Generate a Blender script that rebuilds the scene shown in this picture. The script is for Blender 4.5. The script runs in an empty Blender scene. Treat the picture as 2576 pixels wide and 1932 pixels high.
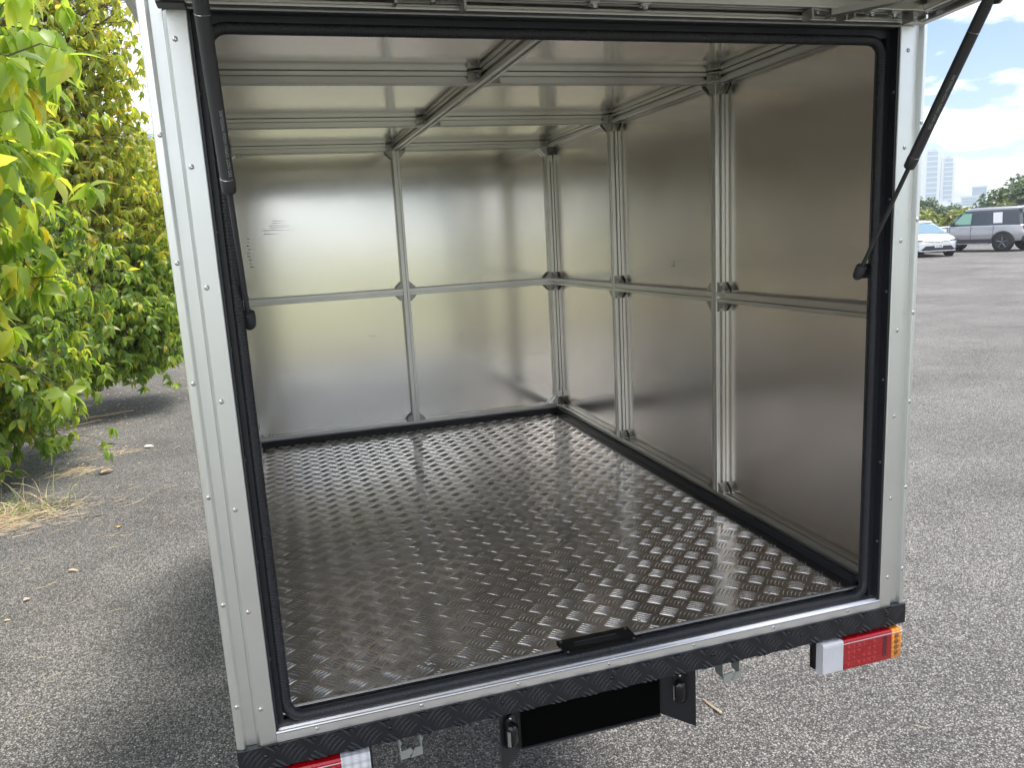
import bpy, math, random
from mathutils import Vector, Matrix, Euler, noise
rnd = random.Random(7)
R = math.radians
sc = bpy.context.scene
col = sc.collection

# ------------------------------------------------------------------ camera, sky, sun, exposure
cam = bpy.data.cameras.new('camera')
camo = bpy.data.objects.new('camera', cam)
col.objects.link(camo)
camo.location = (0.15615, -1.30235, 0.85481)
camo.rotation_euler = (1.381384, 0.054428, -0.292949)
cam.sensor_width = 36.0
cam.lens = 27.243
cam.clip_start = 0.02
cam.clip_end = 6000
sc.camera = camo

SUN_AZ, SUN_EL = 80.0, 69.0
world = bpy.data.worlds.new("World")
sc.world = world
world.use_nodes = True
wn = world.node_tree.nodes
wl = world.node_tree.links
wn.clear()
w_out = wn.new('ShaderNodeOutputWorld')
w_bg = wn.new('ShaderNodeBackground')
w_bg.inputs['Strength'].default_value = 0.10
w_sky = wn.new('ShaderNodeTexSky')
w_sky.sky_type = 'NISHITA'
w_sky.sun_disc = False
w_sky.sun_elevation = R(SUN_EL)
w_sky.sun_rotation = R(SUN_AZ)
w_sky.air_density = 1.0
w_sky.dust_density = 0.3
w_sky.ozone_density = 2.0
w_tc = wn.new('ShaderNodeTexCoord')
w_sep = wn.new('ShaderNodeSeparateXYZ')
wl.new(w_tc.outputs['Generated'], w_sep.inputs[0])
w_add = wn.new('ShaderNodeMath'); w_add.operation = 'ADD'; w_add.inputs[1].default_value = 0.16
wl.new(w_sep.outputs['Z'], w_add.inputs[0])
w_max = wn.new('ShaderNodeMath'); w_max.operation = 'MAXIMUM'; w_max.inputs[1].default_value = 0.05
wl.new(w_add.outputs[0], w_max.inputs[0])
w_div = wn.new('ShaderNodeVectorMath'); w_div.operation = 'DIVIDE'
w_cmb = wn.new('ShaderNodeCombineXYZ')
for k in range(3):
    wl.new(w_max.outputs[0], w_cmb.inputs[k])
wl.new(w_tc.outputs['Generated'], w_div.inputs[0])
wl.new(w_cmb.outputs[0], w_div.inputs[1])
w_map = wn.new('ShaderNodeMapping')
w_map.inputs['Location'].default_value = (3.3, 1.1, 0.0)
w_map.inputs['Scale'].default_value = (1.0, 1.0, 0.35)
wl.new(w_div.outputs[0], w_map.inputs[0])
w_n = wn.new('ShaderNodeTexNoise')
w_n.inputs['Scale'].default_value = 1.15
w_n.inputs['Detail'].default_value = 9
w_n.inputs['Roughness'].default_value = 0.55
w_n.inputs['Distortion'].default_value = 0.25
wl.new(w_map.outputs[0], w_n.inputs['Vector'])
w_r = wn.new('ShaderNodeValToRGB')
w_r.color_ramp.elements[0].position = 0.44
w_r.color_ramp.elements[1].position = 0.58
wl.new(w_n.outputs['Fac'], w_r.inputs[0])
w_n2 = wn.new('ShaderNodeTexNoise')
w_n2.inputs['Scale'].default_value = 2.6
w_n2.inputs['Detail'].default_value = 6
wl.new(w_map.outputs[0], w_n2.inputs['Vector'])
w_r2 = wn.new('ShaderNodeValToRGB')
w_r2.color_ramp.elements[0].position = 0.35
w_r2.color_ramp.elements[0].color = (10.5, 11.0, 12.0, 1)
w_r2.color_ramp.elements[1].position = 0.6
w_r2.color_ramp.elements[1].color = (18, 18, 18, 1)
wl.new(w_n2.outputs['Fac'], w_r2.inputs[0])
w_mix = wn.new('ShaderNodeMixRGB')
wl.new(w_r.outputs['Color'], w_mix.inputs[0])
w_tint = wn.new('ShaderNodeMixRGB'); w_tint.blend_type = 'MULTIPLY'; w_tint.inputs[0].default_value = 1
w_tint.inputs[2].default_value = (0.68, 0.70, 0.73, 1)
wl.new(w_sky.outputs[0], w_tint.inputs[1])
wl.new(w_tint.outputs[0], w_mix.inputs[1])
wl.new(w_r2.outputs['Color'], w_mix.inputs[2])
wl.new(w_mix.outputs[0], w_bg.inputs['Color'])
wl.new(w_bg.outputs[0], w_out.inputs[0])

sun = bpy.data.lights.new('sun', 'SUN')
suno = bpy.data.objects.new('sun', sun)
col.objects.link(suno)
sun.energy = 2.7
sun.angle = R(18.0)
sun.color = (1.0, 0.95, 0.87)
sd = Vector((math.sin(R(SUN_AZ)) * math.cos(R(SUN_EL)), math.cos(R(SUN_AZ)) * math.cos(R(SUN_EL)), math.sin(R(SUN_EL))))
suno.rotation_euler = sd.to_track_quat('Z', 'Y').to_euler()
suno.location = (30, 0, 40)

sc.view_settings.view_transform = 'Standard'
sc.view_settings.look = 'None'
sc.view_settings.exposure = 1.08
sc.view_settings.gamma = 1
sc.view_settings.use_curve_mapping = False
sc.render.engine = 'CYCLES'
sc.cycles.use_denoising = True
sc.cycles.max_bounces = 14
sc.cycles.glossy_bounces = 10
sc.cycles.diffuse_bounces = 4
sc.cycles.transmission_bounces = 6
sc.cycles.transparent_max_bounces = 8
sc.cycles.volume_bounces = 0
sc.cycles.sample_clamp_indirect = 12
sc.cycles.caustics_reflective = True

GZ = -1.0            # ground level; z = 0 is the top of the truck's rear bumper strip

# ------------------------------------------------------------------ materials
def nodes(name):
    m = bpy.data.materials.new(name)
    m.use_nodes = True
    nt = m.node_tree
    b = nt.nodes['Principled BSDF']
    return m, nt, b
def setp(b, color=None, metallic=0.0, rough=0.5, **kw):
    if color is not None:
        b.inputs['Base Color'].default_value = (*color, 1)
    b.inputs['Metallic'].default_value = metallic
    b.inputs['Roughness'].default_value = rough
    for k, v in kw.items():
        b.inputs[k.replace('_', ' ')].default_value = v
def tex(nt, kind, scale, detail=3, rough=0.5, vec=None, mscale=None, dist=0.0):
    t = nt.nodes.new(kind)
    t.inputs['Scale'].default_value = scale
    if kind == 'ShaderNodeTexNoise':
        t.inputs['Detail'].default_value = detail
        t.inputs['Roughness'].default_value = rough
        t.inputs['Distortion'].default_value = dist
    tc = nt.nodes.new('ShaderNodeTexCoord')
    if mscale:
        mp = nt.nodes.new('ShaderNodeMapping')
        mp.inputs['Scale'].default_value = mscale
        nt.links.new(tc.outputs[vec or 'Object'], mp.inputs[0])
        nt.links.new(mp.outputs[0], t.inputs['Vector'])
    else:
        nt.links.new(tc.outputs[vec or 'Object'], t.inputs['Vector'])
    return t
def ramp(nt, src, stops):
    r = nt.nodes.new('ShaderNodeValToRGB')
    els = r.color_ramp.elements
    while len(els) < len(stops):
        els.new(0.5)
    for e, (p, c) in zip(els, stops):
        e.position = p
        e.color = (*c, 1) if len(c) == 3 else c
    nt.links.new(src, r.inputs[0])
    return r
def bump(nt, b, srcs):
    prev = None
    for s, strength, dist in srcs:
        bp = nt.nodes.new('ShaderNodeBump')
        bp.inputs['Strength'].default_value = strength
        bp.inputs['Distance'].default_value = dist
        nt.links.new(s, bp.inputs['Height'])
        if prev:
            nt.links.new(prev.outputs[0], bp.inputs['Normal'])
        prev = bp
    nt.links.new(prev.outputs[0], b.inputs['Normal'])
def grey(v):
    return (v, v, v)

def metal(name, color, rough, var=0.06, smear=0.0, brushed=(1, 1, 1), warp=0.0, aniso=0.0, fine=0.15, stain=None):
    m, nt, b = nodes(name)
    setp(b, color, 1.0, rough)
    n = tex(nt, 'ShaderNodeTexNoise', 4.0, 5, 0.6)
    r = ramp(nt, n.outputs['Fac'], [(0.3, grey(max(rough - var, 0.02))), (0.7, grey(rough + var))])
    nt.links.new(r.outputs['Color'], b.inputs['Roughness'])
    if smear:
        n5 = tex(nt, 'ShaderNodeTexNoise', 3.1, 2, 0.5, mscale=(1, 1, 0.3))
        r5 = ramp(nt, n5.outputs['Fac'], [(0.25, grey(0.0)), (0.8, grey(smear))])
        ma = nt.nodes.new('ShaderNodeMath'); ma.operation = 'ADD'
        nt.links.new(r.outputs['Color'], ma.inputs[0]); nt.links.new(r5.outputs['Color'], ma.inputs[1])
        nt.links.new(ma.outputs[0], b.inputs['Roughness'])
    if stain:
        n3 = tex(nt, 'ShaderNodeTexNoise', 2.2, 2, 0.45, mscale=(1, 1, 0.35))
        r3 = ramp(nt, n3.outputs['Fac'], [(0.22, stain), (0.80, color)])
        nt.links.new(r3.outputs['Color'], b.inputs['Base Color'])
    bl = []
    if warp:
        w = tex(nt, 'ShaderNodeTexNoise', 1.1, 2, 0.4)
        bl.append((w.outputs['Fac'], 1.0, warp))
    if fine:
        f = tex(nt, 'ShaderNodeTexNoise', 300.0, 2, 0.6, mscale=brushed)
        bl.append((f.outputs['Fac'], fine, 0.0003))
    if bl:
        bump(nt, b, bl)
    if aniso:
        b.inputs['Anisotropic'].default_value = aniso
        tg = nt.nodes.new('ShaderNodeTangent')
        tg.direction_type = 'RADIAL'
        tg.axis = 'Z'
        nt.links.new(tg.outputs[0], b.inputs['Tangent'])
    return m

M = {}
M['panel'] = metal('aluminium_sheet', (0.85, 0.82, 0.80), 0.185, 0.015, smear=0.06, brushed=(1, 1, 0.03), warp=0.007, fine=0.10, stain=(0.76, 0.705, 0.66))
M['panel_back'] = metal('aluminium_sheet_bulkhead', (0.81, 0.795, 0.75), 0.14, 0.01, smear=0.05, brushed=(0.03, 1, 1), warp=0.003, fine=0.10, aniso=0.45, stain=(0.85, 0.82, 0.76))
M['panel_roof'] = metal('aluminium_sheet_roof', (0.76, 0.74, 0.71), 0.13, 0.03, brushed=(0.03, 1, 1), warp=0.003, fine=0.06)
M['profile'] = metal('anodised_aluminium', (0.68, 0.68, 0.655), 0.34, 0.04, fine=0.05)
M['trim'] = metal('matt_anodised_trim', (0.80, 0.815, 0.80), 0.40, 0.05, fine=0.10)
M['sill'] = metal('bright_aluminium', (0.90, 0.90, 0.90), 0.42, 0.05, brushed=(0.02, 1, 1), fine=0.12)
M['tread'] = metal('tread_plate', (0.68, 0.665, 0.65), 0.13, 0.03, warp=0.003, fine=0.06, stain=(0.54, 0.52, 0.50))
M['tread_bar'] = metal('tread_plate_bar', (0.86, 0.85, 0.84), 0.19, 0.04, fine=0)
M['casting'] = metal('cast_bracket', (0.46, 0.455, 0.43), 0.42, 0.06, fine=0.1)
M['screw'] = metal('stainless_screw', (0.62, 0.61, 0.60), 0.21, 0.04, fine=0)
M['zinc'] = metal('zinc_plate', (0.62, 0.68, 0.68), 0.36, 0.05, fine=0.05)
def simple(name, color, rough, metallic=0.0, nscale=0, nstr=0.2, ndist=0.001, mscale=None, var=None, **kw):
    m, nt, b = nodes(name)
    setp(b, color, metallic, rough, **kw)
    if var:
        n = tex(nt, 'ShaderNodeTexNoise', 6.0, 5, 0.6)
        r = ramp(nt, n.outputs['Fac'], [(0.3, color), (0.7, var)])
        nt.links.new(r.outputs['Color'], b.inputs['Base Color'])
    if nscale:
        n = tex(nt, 'ShaderNodeTexNoise', nscale, 3, 0.6, mscale=mscale)
        bump(nt, b, [(n.outputs['Fac'], nstr, ndist)])
    return m
M['rubber'] = simple('black_rubber', (0.014, 0.015, 0.019), 0.42, nscale=400, nstr=0.3, ndist=0.0006, var=(0.02, 0.022, 0.028))
M['frame'] = simple('black_door_frame', (0.018, 0.020, 0.026), 0.38, nscale=250, nstr=0.15, ndist=0.0004)
M['powder'] = simple('black_powder_coat', (0.011, 0.012, 0.016), 0.36, nscale=900, nstr=0.55, ndist=0.0006)
M['gloss'] = simple('black_gloss_plastic', (0.008, 0.008, 0.009), 0.12)
M['matt_black'] = simple('matt_black_plastic', (0.006, 0.006, 0.007), 0.45, Specular_IOR_Level=0.2)
M['plate'] = simple('black_plate', (0.0015, 0.0015, 0.0015), 0.9, Specular_IOR_Level=0.05)
M['strut'] = simple('black_strut', (0.042, 0.044, 0.048), 0.42, nscale=300, nstr=0.05, ndist=0.0003)  # black lifted slightly towards blue-grey, imitating glare in the base colour
M['ink'] = simple('pale_print', (0.42, 0.45, 0.45), 0.6)
M['dark'] = simple('dark_gap', (0.01, 0.01, 0.01), 0.8)
M['paint'] = simple('white_cab_paint', (0.75, 0.76, 0.77), 0.25, Coat_Weight=0.6)
M['tyre'] = simple('tyre_rubber', (0.02, 0.02, 0.021), 0.75, nscale=60, nstr=0.3, ndist=0.004)
M['rim'] = simple('black_alloy', (0.17, 0.175, 0.19), 0.3, 0.7)
M['rimlight'] = simple('silver_alloy', (0.55, 0.56, 0.58), 0.3, 0.9)
M['glass'] = simple('tinted_glass', (0.035, 0.045, 0.055), 0.05, Specular_IOR_Level=0.9)
M['glassgreen'] = simple('green_window_glass', (0.22, 0.42, 0.32), 0.08, Specular_IOR_Level=0.9)  # green glass, paler than the tinted panes
M['glassblue'] = simple('windscreen_glass', (0.20, 0.30, 0.36), 0.05, Specular_IOR_Level=0.9)
M['suv'] = simple('silver_grey_paint', (0.42, 0.42, 0.45), 0.28, 0.35, Coat_Weight=0.8)
M['white'] = simple('white_car_paint', (0.80, 0.82, 0.84), 0.22, Coat_Weight=0.8)
M['clad'] = simple('dark_cladding', (0.035, 0.037, 0.042), 0.55)
M['paper'] = simple('white_paper', (0.78, 0.78, 0.80), 0.7)
M['bark'] = simple('grey_brown_bark', (0.10, 0.075, 0.055), 0.85, nscale=40, nstr=0.6, ndist=0.01, var=(0.16, 0.13, 0.10))
M['straw'] = simple('dry_straw', (0.50, 0.38, 0.22), 0.8, var=(0.62, 0.52, 0.34))
M['drywood'] = simple('dry_wood', (0.42, 0.30, 0.20), 0.8, nscale=80, nstr=0.3, ndist=0.002, var=(0.55, 0.44, 0.32))
M['grassblade'] = simple('green_blade', (0.16, 0.30, 0.05), 0.6, var=(0.30, 0.40, 0.09))

M['lampglass'] = simple('plate_lamp_glass', (0.22, 0.22, 0.21), 0.2)
def lens(name, color, rough=0.12, scale=120):
    m, nt, b = nodes(name)
    setp(b, color, 0.0, rough, Coat_Weight=1.0, Coat_Roughness=0.05)
    v = tex(nt, 'ShaderNodeTexVoronoi', scale)
    v.inputs['Randomness'].default_value = 0.0
    bump(nt, b, [(v.outputs['Distance'], 0.5, 0.002)])
    r = ramp(nt, v.outputs['Distance'], [(0.05, tuple(min(1, c * 1.7 + 0.02) for c in color)), (0.45, color), (0.8, tuple(c * 0.55 for c in color))])
    nt.links.new(r.outputs['Color'], b.inputs['Base Color'])
    return m
M['red'] = lens('red_lens', (0.44, 0.002, 0.008))
M['amber'] = lens('amber_lens', (0.85, 0.26, 0.01), scale=90)
M['clear'] = lens('clear_lens', (0.66, 0.67, 0.72), 0.3, 70)
M['clearcap'] = simple('milky_lens', (0.66, 0.66, 0.70), 0.25, nscale=90, nstr=0.35, ndist=0.002, var=(0.74, 0.74, 0.79), Coat_Weight=0.8)

def asphalt():
    m, nt, b = nodes('worn_asphalt')
    setp(b, (0.1, 0.1, 0.1), 0, 0.82, Specular_IOR_Level=0.35)
    v = tex(nt, 'ShaderNodeTexVoronoi', 150)
    v2 = tex(nt, 'ShaderNodeTexVoronoi', 260)
    n = tex(nt, 'ShaderNodeTexNoise', 0.45, 7, 0.62)
    n2 = tex(nt, 'ShaderNodeTexNoise', 45, 6, 0.75)
    cr = ramp(nt, v.outputs['Color'], [(0.0, (0.13, 0.124, 0.118)), (0.42, (0.20, 0.192, 0.186)), (0.72, (0.33, 0.32, 0.31)), (1.0, (0.50, 0.485, 0.46))])
    sep = nt.nodes.new('ShaderNodeSeparateColor')
    nt.links.new(v.outputs['Color'], sep.inputs[0])
    nt.links.new(sep.outputs[0], cr.inputs[0])
    big = ramp(nt, n.outputs['Fac'], [(0.3, (0.68, 0.66, 0.65)), (0.7, (1.28, 1.26, 1.23))])
    fine = ramp(nt, n2.outputs['Fac'], [(0.3, grey(0.55)), (0.7, grey(1.4))])
    n6 = tex(nt, 'ShaderNodeTexNoise', 1.7, 4, 0.7)
    patch = ramp(nt, n6.outputs['Fac'], [(0.30, grey(0.84)), (0.50, grey(1.0)), (0.70, grey(1.10)), (0.78, grey(1.34))])
    gap = ramp(nt, v.outputs['Distance'], [(0.35, grey(1.0)), (0.62, grey(0.35))])
    def mul(a, c):
        x = nt.nodes.new('ShaderNodeMixRGB'); x.blend_type = 'MULTIPLY'; x.inputs[0].default_value = 1
        nt.links.new(a, x.inputs[1]); nt.links.new(c, x.inputs[2]); return x.outputs[0]
    c = mul(mul(mul(mul(cr.outputs[0], big.outputs[0]), fine.outputs[0]), gap.outputs[0]), patch.outputs[0])
    nt.links.new(c, b.inputs['Base Color'])
    inv = nt.nodes.new('ShaderNodeMath'); inv.operation = 'SUBTRACT'; inv.inputs[0].default_value = 1
    nt.links.new(v.outputs['Distance'], inv.inputs[1])
    inv2 = nt.nodes.new('ShaderNodeMath'); inv2.operation = 'SUBTRACT'; inv2.inputs[0].default_value = 1
    nt.links.new(v2.outputs['Distance'], inv2.inputs[1])
    n4 = tex(nt, 'ShaderNodeTexNoise', 6, 5, 0.6)
    bump(nt, b, [(n4.outputs['Fac'], 0.6, 0.02), (inv.outputs[0], 0.9, 0.006), (inv2.outputs[0], 0.6, 0.002)])
    return m
M['asphalt'] = asphalt()
def lawn():
    m, nt, b = nodes('dry_lawn')
    setp(b, (0.3, 0.3, 0.1), 0, 0.9)
    n = tex(nt, 'ShaderNodeTexNoise', 0.8, 8, 0.7)
    r = ramp(nt, n.outputs['Fac'], [(0.3, (0.20, 0.23, 0.12)), (0.55, (0.32, 0.32, 0.21)), (0.75, (0.41, 0.39, 0.29))])
    nt.links.new(r.outputs[0], b.inputs['Base Color'])
    n2 = tex(nt, 'ShaderNodeTexNoise', 60, 4, 0.7)
    bump(nt, b, [(n2.outputs['Fac'], 0.8, 0.05)])
    return m
M['lawn'] = lawn()
def leafmat(name, stops, trans, tw=0.5):
    m, nt, b = nodes(name)
    geo = nt.nodes.new('ShaderNodeNewGeometry')
    oi = nt.nodes.new('ShaderNodeObjectInfo')
    ad = nt.nodes.new('ShaderNodeMath'); ad.operation = 'ADD'
    nt.links.new(geo.outputs['Random Per Island'], ad.inputs[0])
    nt.links.new(oi.outputs['Random'], ad.inputs[1])
    fr = nt.nodes.new('ShaderNodeMath'); fr.operation = 'FRACT'
    nt.links.new(ad.outputs[0], fr.inputs[0])
    r = ramp(nt, fr.outputs[0], stops)
    setp(b, stops[0][1], 0, 0.38, Specular_IOR_Level=0.7)
    nt.links.new(r.outputs[0], b.inputs['Base Color'])
    t = nt.nodes.new('ShaderNodeBsdfTranslucent')
    mx = nt.nodes.new('ShaderNodeMixRGB'); mx.blend_type = 'MULTIPLY'; mx.inputs[0].default_value = 1
    nt.links.new(r.outputs[0], mx.inputs[1]); mx.inputs[2].default_value = (*trans, 1)
    nt.links.new(mx.outputs[0], t.inputs[0])
    ms = nt.nodes.new('ShaderNodeMixShader'); ms.inputs[0].default_value = tw
    nt.links.new(b.outputs[0], ms.inputs[1]); nt.links.new(t.outputs[0], ms.inputs[2])
    nt.links.new(ms.outputs[0], nt.nodes['Material Output'].inputs[0])
    return m
M['leaf_near'] = leafmat('fresh_leaf', [(0.0, (0.20, 0.31, 0.08)), (0.35, (0.31, 0.43, 0.10)), (0.7, (0.42, 0.51, 0.11)), (0.95, (0.55, 0.56, 0.12)), (1.0, (0.68, 0.46, 0.08))], (1.8, 1.75, 0.8), 0.62)
M['leaf_mid'] = leafmat('glossy_leaf', [(0.0, (0.14, 0.24, 0.07)), (0.4, (0.24, 0.35, 0.09)), (0.8, (0.36, 0.45, 0.10)), (0.96, (0.48, 0.50, 0.11)), (1.0, (0.62, 0.48, 0.08))], (1.8, 1.75, 0.8), 0.62)
M['leaf_far'] = leafmat('yellowing_leaf', [(0.0, (0.24, 0.32, 0.08)), (0.5, (0.40, 0.47, 0.10)), (0.9, (0.56, 0.55, 0.12)), (1.0, (0.70, 0.48, 0.10))], (1.8, 1.7, 0.8), 0.62)
M['leaf_dark'] = leafmat('distant_dark_leaf', [(0.0, (0.045, 0.085, 0.03)), (0.6, (0.075, 0.12, 0.04)), (1.0, (0.12, 0.16, 0.05))], (1.6, 1.7, 0.9), 0.3)
M['leaf_lime'] = leafmat('distant_lime_leaf', [(0.0, (0.12, 0.17, 0.04)), (0.6, (0.22, 0.26, 0.05)), (1.0, (0.34, 0.34, 0.08))], (1.6, 1.6, 0.9), 0.35)
def tower_mat(name, base, line, sx, sz):
    m, nt, b = nodes(name)
    setp(b, base, 0, 0.4)
    w = tex(nt, 'ShaderNodeTexWave', sz, mscale=(0, 0, 1))
    w.inputs['Detail'].default_value = 0
    r = ramp(nt, w.outputs['Fac'], [(0.45, base), (0.55, line)])
    nt.links.new(r.outputs[0], b.inputs['Base Color'])
    return m
M['tower_glass'] = tower_mat('tower_glazing', (0.30, 0.40, 0.53), (0.36, 0.45, 0.56), 1, 0.9)
M['tower_wall'] = tower_mat('tower_wall', (0.72, 0.76, 0.80), (0.60, 0.66, 0.72), 1, 0.9)
M['lowrise'] = simple('distant_render', (0.62, 0.68, 0.74), 0.7)

# ------------------------------------------------------------------ mesh helpers
class MB:
    def __init__(s):
        s.v = []; s.f = []
    def add(s, verts, faces):
        o = len(s.v)
        s.v += [Vector(v) for v in verts]
        s.f += [tuple(i + o for i in f) for f in faces]
        return s
    def box(s, x0, x1, y0, y1, z0, z1, bev=0.0):
        if x0 > x1: x0, x1 = x1, x0
        if y0 > y1: y0, y1 = y1, y0
        if z0 > z1: z0, z1 = z1, z0
        if not bev:
            return s.add([(x0, y0, z0), (x1, y0, z0), (x1, y1, z0), (x0, y1, z0), (x0, y0, z1), (x1, y0, z1), (x1, y1, z1), (x0, y1, z1)],
                         [(3, 2, 1, 0), (4, 5, 6, 7), (0, 1, 5, 4), (1, 2, 6, 5), (2, 3, 7, 6), (3, 0, 4, 7)])
        V = []; idx = {}
        for i, x in enumerate((x0, x1)):
            for j, y in enumerate((y0, y1)):
                for k, z in enumerate((z0, z1)):
                    sx, sy, sz = (1 - 2 * i) * bev, (1 - 2 * j) * bev, (1 - 2 * k) * bev
                    idx[(i, j, k, 0)] = len(V); V.append((x, y + sy, z + sz))
                    idx[(i, j, k, 1)] = len(V); V.append((x + sx, y, z + sz))
                    idx[(i, j, k, 2)] = len(V); V.append((x + sx, y + sy, z))
        F = []
        g = lambda i, j, k, a: idx[(i, j, k, a)]
        F += [(g(0, 0, 0, 0), g(0, 0, 1, 0), g(0, 1, 1, 0), g(0, 1, 0, 0)), (g(1, 0, 0, 0), g(1, 1, 0, 0), g(1, 1, 1, 0), g(1, 0, 1, 0))]
        F += [(g(0, 0, 0, 1), g(1, 0, 0, 1), g(1, 0, 1, 1), g(0, 0, 1, 1)), (g(0, 1, 0, 1), g(0, 1, 1, 1), g(1, 1, 1, 1), g(1, 1, 0, 1))]
        F += [(g(0, 0, 0, 2), g(0, 1, 0, 2), g(1, 1, 0, 2), g(1, 0, 0, 2)), (g(0, 0, 1, 2), g(1, 0, 1, 2), g(1, 1, 1, 2), g(0, 1, 1, 2))]
        for i in (0, 1):
            for j in (0, 1):
                F.append((g(i, j, 0, 0), g(i, j, 0, 1), g(i, j, 1, 1), g(i, j, 1, 0)))
                F.append((g(i, 0, j, 0), g(i, 0, j, 2), g(i, 1, j, 2), g(i, 1, j, 0)))
                F.append((g(0, i, j, 1), g(0, i, j, 2), g(1, i, j, 2), g(1, i, j, 1)))
                for k in (0, 1):
                    F.append((g(i, j, k, 0), g(i, j, k, 1), g(i, j, k, 2)))
        return s.add(V, F)
    def prism(s, pts, a, b, frame=None):
        """pts 2D polygon swept from a to b; frame=(u,w) world vectors for the 2D axes"""
        a, b = Vector(a), Vector(b)
        if frame is None:
            d = (b - a).normalized()
            u = Vector((1, 0, 0)) if abs(d.x) < 0.7 else Vector((0, 1, 0))
            w = d.cross(u).normalized(); u = w.cross(d).normalized()
        else:
            u, w = Vector(frame[0]), Vector(frame[1])
        n = len(pts)
        V = [a + u * p[0] + w * p[1] for p in pts] + [b + u * p[0] + w * p[1] for p in pts]
        F = [(i, (i + 1) % n, n + (i + 1) % n, n + i) for i in range(n)]
        F += [tuple(range(n))[::-1], tuple(range(n, 2 * n))]
        return s.add(V, F)
    def tube(s, pts, rad, seg=10, closed=False, cap=True):
        pts = [Vector(p) for p in pts]
        n = len(pts)
        rr = rad if isinstance(rad, (list, tuple)) else [rad] * n
        base = len(s.v)
        prevu = None
        for i, p in enumerate(pts):
            if closed:
                d = (pts[(i + 1) % n] - pts[i - 1]).normalized()
            else:
                d = (pts[min(i + 1, n - 1)] - pts[max(i - 1, 0)]).normalized()
            if prevu is None:
                u = d.orthogonal().normalized()
            else:
                u = (prevu - d * prevu.dot(d)).normalized()
            prevu = u
            w = d.cross(u)
            for k in range(seg):
                a = 2 * math.pi * k / seg
                s.v.append(p + (u * math.cos(a) + w * math.sin(a)) * rr[i])
        m = n if closed else n - 1
        for i in range(m):
            j = (i + 1) % n
            for k in range(seg):
                l = (k + 1) % seg
                s.f.append((base + i * seg + k, base + i * seg + l, base + j * seg + l, base + j * seg + k))
        if cap and not closed:
            s.f.append(tuple(base + k for k in range(seg))[::-1])
            s.f.append(tuple(base + (n - 1) * seg + k for k in range(seg)))
        return s
    def lathe(s, prof, o, axis, seg=16):
        """prof: (radius, height) along axis from o"""
        o, d = Vector(o), Vector(axis).normalized()
        u = d.orthogonal().normalized(); w = d.cross(u)
        base = len(s.v)
        for r, h in prof:
            for k in range(seg):
                a = 2 * math.pi * k / seg
                s.v.append(o + d * h + (u * math.cos(a) + w * math.sin(a)) * max(r, 1e-5))
        for i in range(len(prof) - 1):
            for k in range(seg):
                l = (k + 1) % seg
                s.f.append((base + i * seg + k, base + i * seg + l, base + (i + 1) * seg + l, base + (i + 1) * seg + k))
        s.f.append(tuple(base + k for k in range(seg))[::-1])
        s.f.append(tuple(base + (len(prof) - 1) * seg + k for k in range(seg)))
        return s
    def mesh(s, name, mat, smooth=False, off=(0, 0, 0)):
        me = bpy.data.meshes.new(name)
        off = Vector(off)
        me.from_pydata([tuple(v - off) for v in s.v], [], s.f)
        me.materials.append(mat if not isinstance(mat, str) else M[mat])
        if smooth:
            me.polygons.foreach_set('use_smooth', [True] * len(me.polygons))
            try:
                me.set_sharp_from_angle(angle=R(40))
            except Exception:
                pass
        me.update()
        return me

WM = {}
def place(o, parent, W):
    col.objects.link(o)
    WM[o.name] = W.copy()
    if parent is not None:
        o.parent = parent
        o.matrix_local = WM[parent.name].inverted() @ W
    else:
        o.matrix_local = W
    return o
def obj(name, mb, mat, parent=None, smooth=False, base=None, X=None, kind=None):
    """one mesh object; mb holds world coordinates (or, with X, coordinates in frame X)"""
    lo = [min(v[i] for v in mb.v) for i in range(3)]; hi = [max(v[i] for v in mb.v) for i in range(3)]
    c = Vector(((lo[0] + hi[0]) / 2, (lo[1] + hi[1]) / 2, (lo[2] + hi[2]) / 2 if base is None else lo[2]))
    me = mb.mesh(name, mat, smooth, c)
    o = bpy.data.objects.new(name, me)
    W = (X or Matrix.Identity(4)) @ Matrix.Translation(c)
    place(o, parent, W)
    if kind: o['kind'] = kind
    return o
def inst(name, me, parent, W, kind=None):
    o = bpy.data.objects.new(name, me)
    place(o, parent, W)
    if kind: o['kind'] = kind
    return o
def thing(name, label, cat, loc=(0, 0, 0), rz=0, group=None):
    o = bpy.data.objects.new(name, None)
    o.empty_display_size = 0.1
    place(o, None, Matrix.Translation(loc) @ Matrix.Rotation(rz, 4, 'Z'))
    tag(o, label, cat, group)
    return o
def tag(o, label, cat, group=None):
    o['label'] = label; o['category'] = cat
    if group: o['group'] = group
    return o
T = Matrix.Translation

# ------------------------------------------------------------------ ground
def sheet(name, x0, x1, y0, y1, z, mat, nx=1, ny=1):
    mb = MB()
    for i in range(nx + 1):
        for j in range(ny + 1):
            mb.v.append(Vector((x0 + (x1 - x0) * i / nx, y0 + (y1 - y0) * j / ny, z)))
    for i in range(nx):
        for j in range(ny):
            a = i * (ny + 1) + j
            mb.f.append((a, a + ny + 1, a + ny + 2, a + 1))
    return obj(name, mb, mat, kind='structure')
sheet('ground', -1500, 1500, -1500, 1500, GZ - 0.02, 'lawn')
sheet('parking_lot_surface', -6, 75, -9.5, 62, GZ, 'asphalt', 4, 4)

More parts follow.
